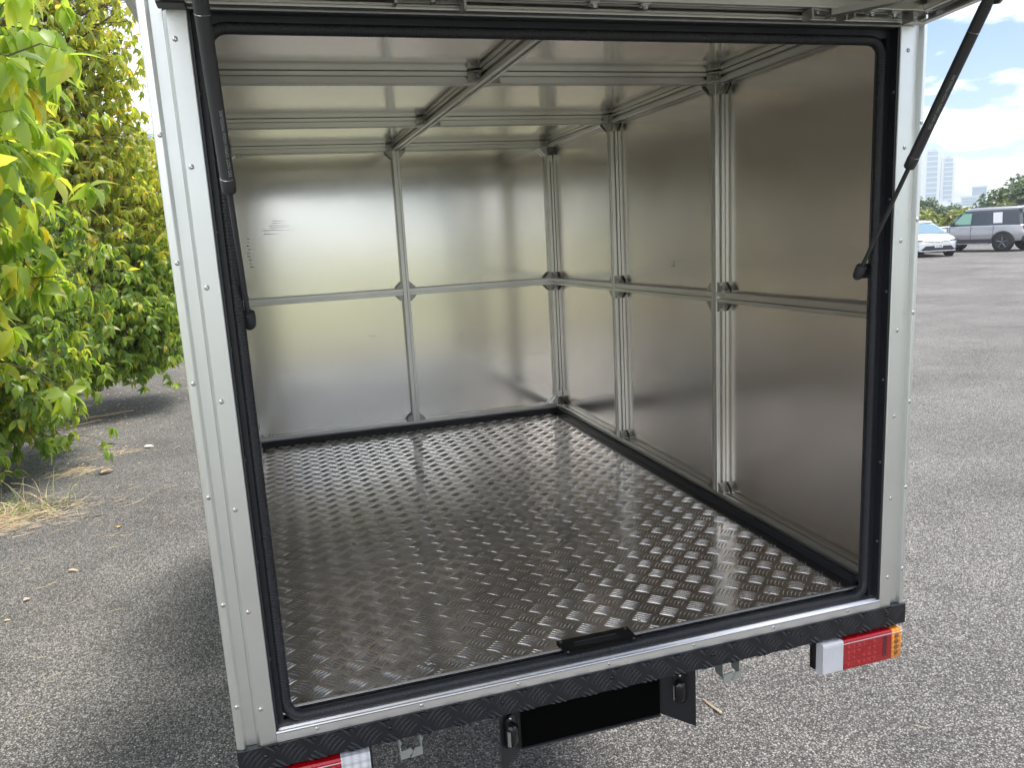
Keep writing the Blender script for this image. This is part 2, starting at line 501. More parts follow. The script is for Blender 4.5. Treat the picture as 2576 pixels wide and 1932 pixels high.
# ------------------------------------------------------------------ the truck
truck = thing('box_truck', 'small truck with an open aluminium box body, black diamond-plate floor edge and raised rear door', 'truck', (0.71, 1.0, GZ))
P = 0.029
H = P / 2
def slot_section():
    s, w, d, c = H, 0.0044, 0.0080, 0.0012
    q = [(-s + c, -s), (-w, -s), (-w, -s + 0.0020), (-0.0064, -s + 0.0022), (-0.0040, -s + d), (0.0040, -s + d), (0.0064, -s + 0.0022), (w, -s + 0.0020), (w, -s), (s - c, -s)]
    out = []
    for k in range(4):
        for x, y in q:
            for _ in range(k):
                x, y = -y, x
            out.append((x, y))
    return out
SLOT = slot_section()
def profile(name, a, b, parent=truck):
    a, b = Vector(a), Vector(b)
    d = (b - a).normalized()
    ax = max(range(3), key=lambda i: abs(d[i]))
    u = Vector([(1, 0, 0), (1, 0, 0), (1, 0, 0)][ax]) if ax != 0 else Vector((0, 1, 0))
    w = d.cross(u).normalized(); u = w.cross(d).normalized()
    mb = MB().prism(SLOT, a, b, (u, w))
    return obj(name, mb, 'profile', parent)

ZB, ZT, YB = 0.077, 1.225, 2.017
def xl(y): return 0.009 + (YB - y) * 0.0155       # inner face of the left wall frame
XR = 1.333
def xm(y): return 0.676 + (YB - y) * 0.0100       # centre line of the roof's long beam
Y2, Y3, YF = 1.332, 0.636, 0.046
ZM = lambda y: 0.6435 + (YB - y) * 0.0068          # mid rail height (centre)
# bottom rails
zb_ = ZB - H
profile('bottom_rail', (xl(YB) , YB + H, zb_), (XR, YB + H, zb_))
profile('bottom_rail', (XR + H, YF, zb_), (XR + H, YB + P, zb_))
profile('bottom_rail', (xl(YF) - H, YF, zb_), (xl(YB) - H, YB + P, zb_))
# corner posts, wall posts
zt_ = ZT + H
profile('corner_post', (XR + H, YB + H, ZB), (XR + H, YB + H, ZT))
profile('corner_post', (xl(YB) - H, YB + H, ZB), (xl(YB) - H, YB + H, ZT))
for yy in (Y3, Y2):
    profile('wall_post', (XR + H, yy + H, ZB), (XR + H, yy + H, ZT))
    profile('wall_post', (xl(yy) - H, yy + H, ZB), (xl(yy) - H, yy + H, ZT))
profile('front_post', (xl(YF) - H, YF + H, ZB), (xl(YF) - H, YF + H, ZT))
profile('bulkhead_post', (0.6735, YB + H, ZB), (0.6735, YB + H, ZT))
# roof rails
profile('roof_rail', (XR + H, YF, zt_), (XR + H, YB + P, zt_))
profile('roof_rail', (xl(YF) - H, YF, zt_), (xl(YB) - H, YB + P, zt_))
for ya in (YB, Y2, Y3):
    xc = xm(ya)
    profile('roof_cross_beam', (xl(ya), ya + H, zt_), (xc - H, ya + H, zt_))
    profile('roof_cross_beam', (xc + H, ya + H, zt_), (XR, ya + H, zt_))
profile('roof_long_beam', (xm(YF), YF, zt_), (xm(YB), YB, zt_))
# mid rails
zc = ZM(YB)
profile('mid_rail', (xl(YB), YB + H, zc), (0.6735 - H, YB + H, zc))
profile('mid_rail', (0.6735 + H, YB + H, zc), (XR, YB + H, zc))
for ya, yb in ((YF - 0.004, Y3), (Y3 + P, Y2), (Y2 + P, YB)):
    profile('mid_rail', (XR + H, ya, ZM(ya)), (XR + H, yb, ZM(yb)))
    profile('mid_rail', (xl(ya) - H, ya, ZM(ya)), (xl(yb) - H, yb, ZM(yb)))

# panels (each bay of the walls and roof is one sheet)
XP = XR + P + 0.0006
YP = YB + P + 0.0006
ZP = ZT + P + 0.0006
def panel_box(name, mat, *a):
    return obj(name, MB().box(*a), mat, truck)
for za, zb2 in ((0.03, ZM(YB)), (ZM(YB) + 0.0008, ZP)):
    for xa, xb in ((xl(YB) - P, 0.6735), (0.6743, XP)):
        panel_box('bulkhead_panel', 'panel_back', xa, xb, YP, YP + 0.002, za, zb2)
ys = (YF - 0.01, Y3 + H, Y2 + H, YP)
for i in range(3):
    panel_box('side_panel', 'panel', XP, XP + 0.002, ys[i] + 0.0004, ys[i + 1] - 0.0004, 0.03, 0.648)
    panel_box('side_panel', 'panel', XP, XP + 0.002, ys[i] + 0.0004, ys[i + 1] - 0.0004, 0.6485, ZP)
    for za, zb2 in ((0.03, 0.648), (0.6485, ZP)):
        mb = MB()
        y0, y1 = ys[i] + 0.0004, ys[i + 1] - 0.0004
        a0, a1 = xl(y0) - P - 0.0006, xl(y1) - P - 0.0006
        mb.add([(a0, y0, za), (a1, y1, za), (a1 - 0.002, y1, za), (a0 - 0.002, y0, za), (a0, y0, zb2), (a1, y1, zb2), (a1 - 0.002, y1, zb2), (a0 - 0.002, y0, zb2)],
               [(3, 2, 1, 0), (4, 5, 6, 7), (0, 1, 5, 4), (1, 2, 6, 5), (2, 3, 7, 6), (3, 0, 4, 7)])
        obj('side_panel', mb, 'panel', truck)
for i in range(3):
    for xa, xb in ((-0.022, 0.688), (0.6886, XP + 0.002)):
        panel_box('roof_panel', 'panel_roof', xa, xb, ys[i] + 0.0004, ys[i + 1] - 0.0004, ZP, ZP + 0.002)
# outer skins
panel_box('outer_skin', 'trim', 1.368, 1.4165, 0.032, 2.07, -0.02, 1.30)
mb = MB()
a0, a1 = xl(0.032) - P - 0.004, xl(2.07) - P - 0.004
mb.add([(a0, 0.032, -0.02), (a1, 2.07, -0.02), (a1 - 0.02 + 0.0, 2.07, -0.02), (a0 - 0.004, 0.032, -0.02), (a0, 0.032, 1.30), (a1, 2.07, 1.30), (a1 - 0.02, 2.07, 1.30), (a0 - 0.004, 0.032, 1.30)],
       [(3, 2, 1, 0), (4, 5, 6, 7), (0, 1, 5, 4), (1, 2, 6, 5), (2, 3, 7, 6), (3, 0, 4, 7)])
obj('outer_skin', mb, 'trim', truck)
panel_box('outer_skin', 'trim', -0.03, 1.4165, YP + 0.004, YP + 0.03, -0.02, 1.30)
panel_box('roof_skin', 'trim', -0.035, 1.42, 0.032, 2.085, 1.262, 1.31)

# scuffs and pen marks on the sheets
M['scuff'] = simple('grey_scuff', (0.16, 0.145, 0.13), 0.6)
rs = random.Random(77)
def scuff(pts, w, on='back'):
    mb = MB()
    for (xa, za), (xb, zb_2) in pts:
        if on == 'back':
            y = YP - 0.0003
            mb.add([(xa, y, za - w / 2), (xb, y, zb_2 - w * 0.1), (xb, y, zb_2 + w * 0.1), (xa, y, za + w / 2)], [(0, 1, 2, 3)])
        else:
            x = XP - 0.0003
            mb.add([(x, xa, za - w / 2), (x, xb, zb_2 - w * 0.1), (x, xb, zb_2 + w * 0.1), (x, xa, za + w / 2)], [(0, 1, 2, 3)])
    obj('scuff_mark', mb, 'scuff', truck)
scuff([((0.135 + rs.uniform(-.02, .03), 0.965 - 0.009 * k), (0.215 + rs.uniform(-.02, .03), 0.965 - 0.009 * k + rs.uniform(-.003, .003))) for k in range(5)], 0.0022)
scuff([((0.12, 0.915), (0.19, 0.914))], 0.0022)
scuff([((0.045 + rs.uniform(0, .01), 0.90 - 0.014 * k), (0.058 + rs.uniform(0, .01), 0.898 - 0.014 * k)) for k in range(9)], 0.004)
scuff([((1.20 + 0.012 * k, 0.317 + rs.uniform(-.001, .002)), (1.208 + 0.012 * k, 0.318)) for k in range(8)], 0.0022)
scuff([((0.50, 0.47), (0.52, 0.455)), ((0.515, 0.462), (0.535, 0.463))], 0.0015)
scuff([((0.90, 0.44), (0.925, 0.443)), ((0.895, 0.432), (0.92, 0.431))], 0.0012)
scuff([((0.93, 0.745), (0.945, 0.742)), ((0.93, 0.735), (0.95, 0.731)), ((0.935, 0.75), (0.936, 0.715))], 0.003, 'side')
scuff([((0.40, 0.50), (0.398, 0.30))], 0.0012, 'side')

# floor: tread plate, black edge strips
ZFL, YFL = 0.040, 0.034
obj('floor_plate', MB().box(0.02, 1.3315, YFL, YB + 0.012, 0.030, ZFL), 'tread', truck)
obj('under_floor', MB().box(0.03, 1.36, 0.04, YB + 0.02, -0.05, 0.028), 'dark', truck)
panel_box('floor_edge_strip', 'rubber', 1.3225, XR - 0.0005, 0.05, YB - 0.001, ZFL + 0.0008, ZB - 0.0165)
panel_box('floor_edge_strip', 'rubber', 0.012, 1.3215, YB - 0.012, YB - 0.0005, ZFL + 0.0008, ZB - 0.0165)
mb = MB(); y0, y1 = 0.05, YB - 0.013
mb.add([(xl(y0) + 0.0005, y0, ZFL), (xl(y0) + 0.006, y0, ZFL), (xl(y1) + 0.006, y1, ZFL), (xl(y1) + 0.0005, y1, ZFL),
        (xl(y0) + 0.0005, y0, ZB - .01), (xl(y0) + 0.006, y0, ZB - .01), (xl(y1) + 0.006, y1, ZB - .01), (xl(y1) + 0.0005, y1, ZB - .01)],
       [(3, 2, 1, 0), (4, 5, 6, 7), (0, 1, 5, 4), (1, 2, 6, 5), (2, 3, 7, 6), (3, 0, 4, 7)])
obj('floor_edge_strip', mb, 'profile', truck)

# tread bars: five curved lens-shaped bars to a group, groups on a 45-degree checker
def bar_verts(L=0.0335, W=0.0030, hgt=0.0018, sag=0.0020):
    V = []; F = []
    N = 6
    for i in range(N + 1):
        t = i / N
        x = (t - 0.5) * L
        c = sag * (1 - (2 * t - 1) ** 2)
        q = math.sin(math.pi * min(max(t, 0.02), 0.98))
        w = W / 2 * q ** 0.6
        h = hgt * q ** 0.5
        V += [(x, c - w, 0.0), (x, c - w * 0.80, h * 0.72), (x, c, h), (x, c + w * 0.80, h * 0.72), (x, c + w, 0.0)]
    for i in range(N):
        a = i * 5
        F += [(a + k, a + 5 + k, a + 6 + k, a + 1 + k) for k in range(4)]
    return V, F
BV, BF = bar_verts()
def group_mesh_data(kind):
    """kind A: bars run along (+1,+1), stacked along (+1,-1); kind B the other way"""
    V = []; F = []
    ang = R(45) if kind == 'A' else R(-45)
    ca, sa = math.cos(ang), math.sin(ang)
    for k in range(5):
        off = (k - 2) * 0.0084
        o = len(V)
        for x, y, z in BV:
            y2 = y + off
            V.append((x * ca - y2 * sa, x * sa + y2 * ca, z))
        F += [tuple(i + o for i in f) for f in BF]
    return V, F
GA, GB = group_mesh_data('A'), group_mesh_data('B')
mA = MB().add(*GA).mesh('tread_bars', 'tread_bar', True)
mB = MB().add(*GB).mesh('tread_bars', 'tread_bar', True)
cells = []; edge_cells = []
PX, PY = 0.0641, 0.0602
for i in range(-4, 24):
    for j in range(-2, 36):
        for kd, ox, oy in (('A', 0.2133, 0.1255), ('B', 0.2133 + PX / 2, 0.1255 - PY / 2)):
            x, y = ox + i * PX, oy + j * PY
            near_latch = 0.590 < x < 0.800 and y < 0.098
            if 0.046 < x < 1.300 and YFL + 0.024 < y < YB - 0.034 and not near_latch:
                cells.append((y + 0.15 * abs(x - 0.4), x, y, kd))
            elif 0.0 < x < 1.35 and YFL - 0.02 < y < YB + 0.02:
                edge_cells.append((x, y, kd))
cells.sort()
rest = MB()
for n, (_, x, y, kd) in enumerate(cells):
    if n < 300:
        inst('tread_bars', mA if kd == 'A' else mB, truck, T((x, y, ZFL)))
    else:
        V, F = GA if kd == 'A' else GB
        rest.add([(a + x, b + y, c + ZFL) for a, b, c in V], F)
for x, y, kd in edge_cells:
    V, F = GA if kd == 'A' else GB
    nb = len(BV)
    for k in range(5):
        vv = [(a + x, b + y, c + ZFL) for a, b, c in V[k * nb:(k + 1) * nb]]
        xs = [p[0] for p in vv]; yy_ = [p[1] for p in vv]
        if max(xs) < 0.040 or max(xs) > 1.319 or min(xs) < 0.036 or max(yy_) > YB - 0.014 or max(yy_) < YFL + 0.010 or min(yy_) > YB - 0.014: continue
        if min(xs) < 0.776 and max(xs) > 0.614 and min(yy_) < 0.0675:
            continue
        vv = [(min(max(a, 0.036), 1.3215), min(max(b, YFL + 0.0085), YB - 0.0125), c) for a, b, c in vv]
        rest.add(vv, BF)
obj('tread_bars', rest, 'tread_bar', truck, True, kind='stuff')

# screws
def screw_mesh(r, h, mat='screw', name='rivet'):
    mb = MB().lathe([(r, 0), (r * 0.96, h * 0.3), (r * 0.72, h * 0.8), (r * 0.42, h), (r * 0.34, h), (r * 0.30, h * 0.55), (0.0001, h * 0.5)], (0, 0, 0), (0, 0, 1), 14)
    return mb.mesh(name, mat, True)
RIV = screw_mesh(0.0042, 0.0022)
RIVS = screw_mesh(0.0036, 0.0018)
RIVJ = screw_mesh(0.0034, 0.0015, 'rim')
RIVB = screw_mesh(0.0046, 0.0030, 'gloss')
SCR = screw_mesh(0.0032, 0.0030, name='screw')
SCF = screw_mesh(0.0045, 0.0016, name='screw')
FRONT = Matrix.Rotation(R(90), 4, 'X')           # local z -> world -y
for x, y in ((.277, .087), (.358, .088), (.598, .09), (.810, .0845), (1.048, .085), (1.128, .0855), (0.802, .557), (0.592, .56)):
    inst('screw', SCF, truck, T((x, y, ZFL)))

# black latch plate let into the floor edge
lp = obj('latch_plate', MB().box(0.616, 0.774, 0.012, 0.0665, ZFL + 0.0015, ZFL + 0.0036, 0.0008), 'matt_black', truck)
obj('latch_slot', MB().box(0.645, 0.742, 0.030, 0.046, ZFL + 0.0037, ZFL + 0.0042), 'dark', lp)
obj('latch_lip_highlight', MB().box(0.648, 0.739, 0.046, 0.0475, ZFL + 0.0037, ZFL + 0.0046), 'rim', lp)  # paler material on the lip paints the highlight along the slot
for x, y in ((.624, .018), (.624, .060), (.766, .018), (.766, .060)):
    inst('screw', screw_mesh(0.0032, 0.001, 'rim', 'screw'), lp, T((x, y, ZFL + 0.0036)))

# corner trims
def mirror(pts): return [(1.42 - x, y) for x, y in pts][::-1]
outer = [(0.0, 0.034), (0.0, 0.009), (0.0012, 0.0050), (0.004, 0.0022), (0.008, 0.0008), (0.0122, 0.0), (0.0137, 0.0008), (0.0172, 0.0100), (0.0338, 0.0100), (0.0338, 0.031)]
face = [(0.0343, 0.031), (0.0343, 0.0092), (0.0348, 0.0080), (0.0392, 0.0010), (0.0402, 0.0), (0.0668, 0.0), (0.068, 0.0012), (0.068, 0.031)]
ZX = Vector((1, 0, 0)); ZY = Vector((0, 1, 0))
lo = obj('corner_trim', MB().prism(outer, (0, 0, 0.0005), (0, 0, 1.31), (ZX, ZY)), 'trim', truck)
lf = obj('door_side_trim', MB().prism(face, (0, 0, 0.0005), (0, 0, 1.2065), (ZX, ZY)), 'trim', truck)
ro = obj('corner_trim', MB().prism(mirror(outer), (0, 0, 0.0005), (0, 0, 1.31), (ZX, ZY)), 'trim', truck)
rf = obj('door_side_trim', MB().prism(mirror(face), (0, 0, 0.0005), (0, 0, 1.2085), (ZX, ZY)), 'trim', truck)
for k in range(7):
    z = 0.0705 + k * 0.1826
    inst('rivet', RIV, lf, T((0.048, 0, z)) @ FRONT)
    inst('rivet', RIV, rf, T((1.3705, 0, z)) @ FRONT)
for k in range(6):
    z = 0.0835 + k * 0.1895
    inst('rivet', RIV, lo, T((0.0100, 0.0004, z)) @ FRONT)
    inst('rivet', RIV, ro, T((1.4092, 0.0004, z)) @ FRONT)
panel_box('header_trim', 'trim', 0.0345, 1.3855, 0.004, 0.031, 1.2095, 1.262)

# black jambs, seal
jl = obj('door_jamb', MB().box(0.0684, 0.0722, 0.003, 0.0395, 0.020, 1.207), 'frame', truck)
jr = obj('door_jamb', MB().box(1.3478, 1.3516, 0.003, 0.0395, 0.020, 1.207), 'frame', truck)
for z in (0.155, 0.335, 0.515, 0.70, 0.885, 1.09):
    inst('rivet', RIVJ, jr, T((1.3478, 0.010, z)) @ Matrix.Rotation(R(-90), 4, 'Y'))
    inst('rivet', RIVJ, jl, T((0.0722, 0.010, z)) @ Matrix.Rotation(R(90), 4, 'Y'))
panel_box('door_jamb', 'frame', 0.0684, 1.3516, 0.003, 0.0395, 1.2072, 1.2092)
for a in ((0.0723, 0.082, 0.021, 0.0385, 0.02, 1.207), (1.338, 1.3477, 0.021, 0.0385, 0.02, 1.207), (0.0822, 1.3378, 0.021, 0.0385, 1.192, 1.207)):
    panel_box('seal_flange', 'frame', *a)
# corner filler behind the seal
panel_box('front_filler', 'frame', 0.0684, 0.088, 0.0387, 0.0455, 0.03, 1.207)
panel_box('front_filler', 'frame', 1.332, 1.3516, 0.0387, 0.0455, 0.03, 1.207)
panel_box('front_filler', 'frame', 0.0885, 1.3315, 0.0387, 0.0455, 1.186, 1.262)
def seal_path(x0, x1, z0, z1, y, r, n=7, yb=None):
    pts = []
    def seg(p, q, L=0.012):
        d = (Vector(q) - Vector(p)).length
        k = max(2, int(d / 0.03))
        return [Vector(p).lerp(Vector(q), i / k) for i in range(k)]
    yb = y if yb is None else yb
    cs = [((x1 - r, z0 + r), -90), ((x1 - r, z1 - r), 0), ((x0 + r, z1 - r), 90), ((x0 + r, z0 + r), 180)]
    arcs = []
    for (cx, cz), a0 in cs:
        arcs.append([Vector((cx + r * math.cos(R(a0 + 90 * i / n)), y, cz + r * math.sin(R(a0 + 90 * i / n)))) for i in range(n + 1)])
    for i in range(4):
        pts += arcs[i]
        nxt = arcs[(i + 1) % 4][0]
        pts += seg(arcs[i][-1], nxt)[1:]
    for p in pts:
        if p.z < z0 + 0.03: p.y = yb + (y - yb) * max(0, (p.z - z0) / 0.03)
    return pts
sp = seal_path(0.0880, 1.332, 0.0285, 1.190, 0.028, 0.032, yb=0.0225)
mb = MB().tube(sp, 0.0098, 12, closed=True)
seal = obj('door_seal', mb, 'rubber', truck, True)
# fine ribs on the seal
ribs = MB()
L = 0
def ringat(p, d, r0, seg=10):
    d = d.normalized(); u = d.orthogonal().normalized(); w = d.cross(u)
    b0 = len(ribs.v)
    for h, r in ((-0.0011, r0), (0, r0 + 0.0007), (0.0011, r0)):
        for k in range(seg):
            a = 2 * math.pi * k / seg
            ribs.v.append(p + d * h + (u * math.cos(a) + w * math.sin(a)) * r)
    for i in range(2):
        for k in range(seg):
            l = (k + 1) % seg
            ribs.f.append((b0 + i * seg + k, b0 + i * seg + l, b0 + (i + 1) * seg + l, b0 + (i + 1) * seg + k))
n = len(sp); acc = 0.0
for i in range(n):
    a, b = sp[i], sp[(i + 1) % n]
    d = b - a; ln = d.length
    while acc < ln:
        ringat(a + d * (acc / ln), d, 0.0098)
        acc += 0.0055
    acc -= ln
obj('seal_ribs', ribs, 'rubber', seal, True, kind='stuff')
obj('seal_joint', MB().lathe([(0.0102, 0), (0.0106, 0.0008), (0.0102, 0.0016)], (0.7095, 0.0225, 0.0285), (1, 0, 0), 14), 'dark', seal)
# inner lip of the seal along the floor edge
mb = MB().tube([(0.112, 0.0375, 0.0385), (1.308, 0.0375, 0.0385)], 0.0022, 8)
obj('seal_lip', mb, 'rubber', seal, True)
panel_box('floor_edge_strip', 'sill', 0.095, 1.325, YFL + 0.003, YFL + 0.0075, ZFL + 0.0004, ZFL + 0.0014)

# aluminium sill under the opening
sill = [(0.0, 0.0), (0.0, 0.0175), (0.0012, 0.0190), (0.0038, 0.0200), (0.0048, 0.0192), (0.0062, 0.0206), (0.0078, 0.0198), (0.0094, 0.0212), (0.0115, 0.0206), (0.0150, 0.0212), (0.0330, 0.0212), (0.0330, 0.0)]
so = obj('sill', MB().prism([(a, b) for a, b in sill], (0.0684, 0.0, 0.0004), (1.3516, 0.0, 0.0004), (Vector((0, 1, 0)), Vector((0, 0, 1)))), 'sill', truck)
obj('sill_groove', MB().box(0.0684, 1.3516, -0.0004, 0.0, 0.0162, 0.0168), 'dark', so)
for k in range(7):
    inst('rivet', RIVS, so, T((0.1375 + k * 0.1885, 0.0, 0.0105)) @ FRONT)

# black tread-plate bumper strip
bum = obj('bumper_strip', MB().box(0.0, 1.42, -0.0035, 0.030, -0.0455, -0.0002, 0.0006), 'powder', truck)
bb = MB()
BV2, BF2 = bar_verts(0.036, 0.0052, 0.0022, 0.0012)
def group2(kind):
    V = []
    ang = R(45) if kind == 'A' else R(-45)
    ca, sa = math.cos(ang), math.sin(ang)
    for k in range(5):
        off = (k - 2) * 0.0084
        V += [(x * ca - (y + off) * sa, x * sa + (y + off) * ca, z) for x, y, z in BV2]
    return V
GB2_ = group2('B')
PXb = 0.0655
for i in range(0, 23):
    for kd, ox, oz in (('A', 0.030, -0.022), ('B', 0.030 + PXb / 2, 0.009), ('B', 0.030 + PXb / 2, -0.053)):
        V = GA[0] if kd == 'A' else GB2_
        xx = ox + i * PXb
        # clip bars against the strip by keeping only vertices within, flattening the rest to its edge
        nb = len(BV)
        for k in range(5):
            vv = V[k * nb:(k + 1) * nb]
            pts = [(a + xx, -0.0035 - c * (0.13 if kd == 'A' else 1.3), b + oz) for a, b, c in vv]
            zs = [p[2] for p in pts]
            if max(zs) < -0.0455 or min(zs) > -0.001: continue
            if min(p[0] for p in pts) < 0.002 or max(p[0] for p in pts) > 1.418: continue
            pts = [(p[0], p[1], min(max(p[2], -0.0452), -0.0006)) for p in pts]
            bb.add(pts, BF)
M['powderbar'] = simple('black_tread_highlight', (0.035, 0.037, 0.044), 0.24)  # lighter than the strip's coat: highlights on the raised bars put into the colour
obj('tread_bars', bb, 'powderbar', bum, True, kind='stuff')
for x in (0.0472, 0.2650, 0.4809, 0.7068, 0.9327, 1.1494, 1.3692):
    inst('rivet', RIVB, bum, T((x, -0.0035, -0.0187)) @ FRONT)

# licence-plate holder with two lamps
ph = obj('plate_holder', MB().box(0.524, 0.8395, 0.052, 0.056, -0.166, -0.0458), 'powder', truck)
obj('number_plate', MB().box(0.528, 0.8365, 0.0495, 0.0515, -0.1635, -0.046), 'plate', ph)
obj('holder_lip', MB().box(0.526, 0.8375, 0.0440, 0.0515, -0.1675, -0.1642, 0.0006), M['strut'], ph)
def wing(x0, x1, y0, y1, zb0, zb1, zt):
    mb = MB()
    t = 0.003
    mb.add([(x0, y0, zb0), (x1, y1, zb1), (x1, y1 + t, zb1), (x0, y0 + t, zb0), (x0, y0, zt), (x1, y1, zt), (x1, y1 + t, zt), (x0, y0 + t, zt)],
           [(3, 2, 1, 0), (4, 5, 6, 7), (0, 1, 5, 4), (1, 2, 6, 5), (2, 3, 7, 6), (3, 0, 4, 7)])
    return mb
obj('holder_wing', wing(0.476, 0.523, 0.018, 0.0515, -0.187, -0.169, -0.046), 'powder', ph)
obj('holder_wing', wing(0.8405, 0.902, 0.0515, 0.014, -0.166, -0.187, -0.046), 'powder', ph)
def plate_lamp(cx, cy, cz, ang):
    X = T((cx, cy, cz)) @ Matrix.Rotation(ang, 4, 'Z')
    w, h = 0.0155, 0.036
    pts = []
    for i in range(9):
        a = R(180 * i / 8); pts.append((w * math.cos(a), h - w + w * math.sin(a)))
    for i in range(9):
        a = R(180 + 180 * i / 8); pts.append((w * math.cos(a), -h + w + w * math.sin(a)))
    base = MB().prism(pts, (0, -0.001, 0), (0, -0.005, 0), (ZX, Vector((0, 0, 1))))
    lampo = obj('plate_lamp', base, 'gloss', ph, X=X)
    mb = MB()
    rings = []
    for s_, d in ((0.78, 0.005), (0.76, 0.011), (0.66, 0.016), (0.45, 0.019)):
        rings.append([(p[0] * s_, -d, p[1] * (s_ * 0.92) - 0.004) for p in pts])
    nn = len(pts)
    for r_ in rings: mb.v += [Vector(p) for p in r_]
    for i in range(3):
        for k in range(nn):
            mb.f.append((i * nn + k, i * nn + (k + 1) % nn, (i + 1) * nn + (k + 1) % nn, (i + 1) * nn + k))
    mb.f.append(tuple(3 * nn + k for k in range(nn)))
    obj('plate_lamp_body', mb, 'gloss', ph, True, X=X)
    sg = -1 if ang < 0 else 1
    obj('plate_lamp_window', MB().box(-0.0135, -0.0105, -0.0135, -0.0055, -0.024, 0.008, 0.001), 'lampglass', ph, X=X)
    inst('screw', SCR, ph, X @ T((0, -0.005, 0.030)) @ FRONT)
plate_lamp(0.498, 0.0325, -0.108, math.atan2(0.0335, 0.047))
plate_lamp(0.874, 0.0295, -0.098, math.atan2(-0.0375, 0.0615))

# tail lights
def tail_light(m):
    """m=0 right lamp; m=1 its mirror image on the left"""
    fx = (lambda x: x) if m == 0 else (lambda x: 1.42 - x)
    y0 = -0.013
    zt, zb = -0.0505, -0.1245
    housing = obj('tail_light', MB().box(fx(1.1905), fx(1.404), 0.010, 0.027, zb + 0.004, zt - 0.001, 0.003), 'gloss', truck)
    def seg(name, xa, xb, mat, endround=0):
        mb = MB()
        c = 0.006
        prof = [(0.0098, zb), (y0 + c, zb), (y0 + 0.001, zb + c * 0.6), (y0, zb + c), (y0, zt - c * 0.6), (y0 + 0.002, zt), (0.0098, zt)]
        st = [xa, xb] if not endround else [xa, xb - 0.012, xb - 0.005, xb - 0.0015, xb]
        ins = [0, 0] if not endround else [0, 0, 0.0015, 0.005, 0.010]
        rows = []
        for x, q in zip(st, ins):
            rows.append([(fx(x), min(yy + q, 0.0098), min(max(zz, zb + q), zt - q * 0.6)) for yy, zz in prof])
        nn = len(prof)
        for r_ in rows: mb.v += [Vector(p) for p in r_]
        for i in range(len(rows) - 1):
            for k in range(nn):
                mb.f.append((i * nn + k, i * nn + (k + 1) % nn, (i + 1) * nn + (k + 1) % nn, (i + 1) * nn + k))
        mb.f.append(tuple(range(nn))); mb.f.append(tuple((len(rows) - 1) * nn + k for k in range(nn)))
        return obj(name, mb, mat, housing, endround)
    seg('reversing_lens', 1.196, 1.248, 'clearcap' if m == 0 else 'clear')
    seg('brake_lens', 1.2484, 1.3755, 'red')
    seg('indicator_lens', 1.3759, 1.4085, 'amber', 1)
    obj('lens_rib', MB().box(fx(1.200), fx(1.405), y0 - 0.0008, y0 + 0.001, zt - 0.0085, zt - 0.0070), M['clearcap'], housing)
    for k in range(6):
        for j in range(4):
            if (k + j) % 5 == 4: continue
            mb = MB().lathe([(0.0042, 0), (0.0036, 0.0009), (0.0018, 0.0014)], (fx(1.262 + k * 0.0135), y0, zt - 0.017 - j * 0.0135), (0, -1, 0), 10)
            obj('lens_optic', mb, 'red', housing, True)
    obj('lens_dark_bar', MB().box(fx(1.353), fx(1.3625), y0 - 0.0006, y0 + 0.001, zt - 0.060, zt - 0.012), M['reddark'], housing)  # narrow dark red bar on the brake lens
    for j in range(4):
        mb = MB().lathe([(0.0065, 0), (0.0055, 0.0009), (0.0030, 0.0015)], (fx(1.389), y0, zt - 0.016 - j * 0.0135), (0, -1, 0), 12)
        obj('lens_optic', mb, 'amberdark', housing, True)
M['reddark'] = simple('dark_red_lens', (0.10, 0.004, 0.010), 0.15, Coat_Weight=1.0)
M['amberdark'] = simple('dark_amber_lens', (0.30, 0.10, 0.01), 0.15, Coat_Weight=1.0)
tail_light(0)
tail_light(1)

# zinc hooks under the bumper
def hook(cx):
    mb = MB()
    w, y0, y1 = 0.021, 0.012, 0.046
    t = 0.0022
    mb.box(cx - w, cx - w + t, y0 + 0.004, y1, -0.092, -0.052)
    mb.box(cx + w - t, cx + w, y0 + 0.004, y1, -0.090, -0.052)
    f1 = [(cx - w, -0.100), (cx - w, -0.083), (cx - 0.001, -0.079), (cx + 0.004, -0.088), (cx - 0.004, -0.0955), (cx - 0.003, -0.0985)]
    f2 = [(cx - 0.001, -0.1005), (cx + 0.0075, -0.0815), (cx + w, -0.0795), (cx + w, -0.0975)]
    for f in (f1, f2):
        mb.prism(f, (0, y0, 0), (0, y0 + t, 0), (ZX, Vector((0, 0, 1))))
    for x in (cx - w + 0.001, cx + w - 0.001):
        mb.lathe([(0.004, 0), (0.0045, 0.002), (0.002, 0.004)], (x, y0 + 0.008, -0.070), (1, 0, 0), 10)
    mb.tube([(cx - w, y1 - 0.01, -0.066), (cx + w, y1 - 0.01, -0.066)], 0.002, 8)
    obj('tie_down_hook', mb, 'zinc', truck)
hook(0.3015); hook(0.988)

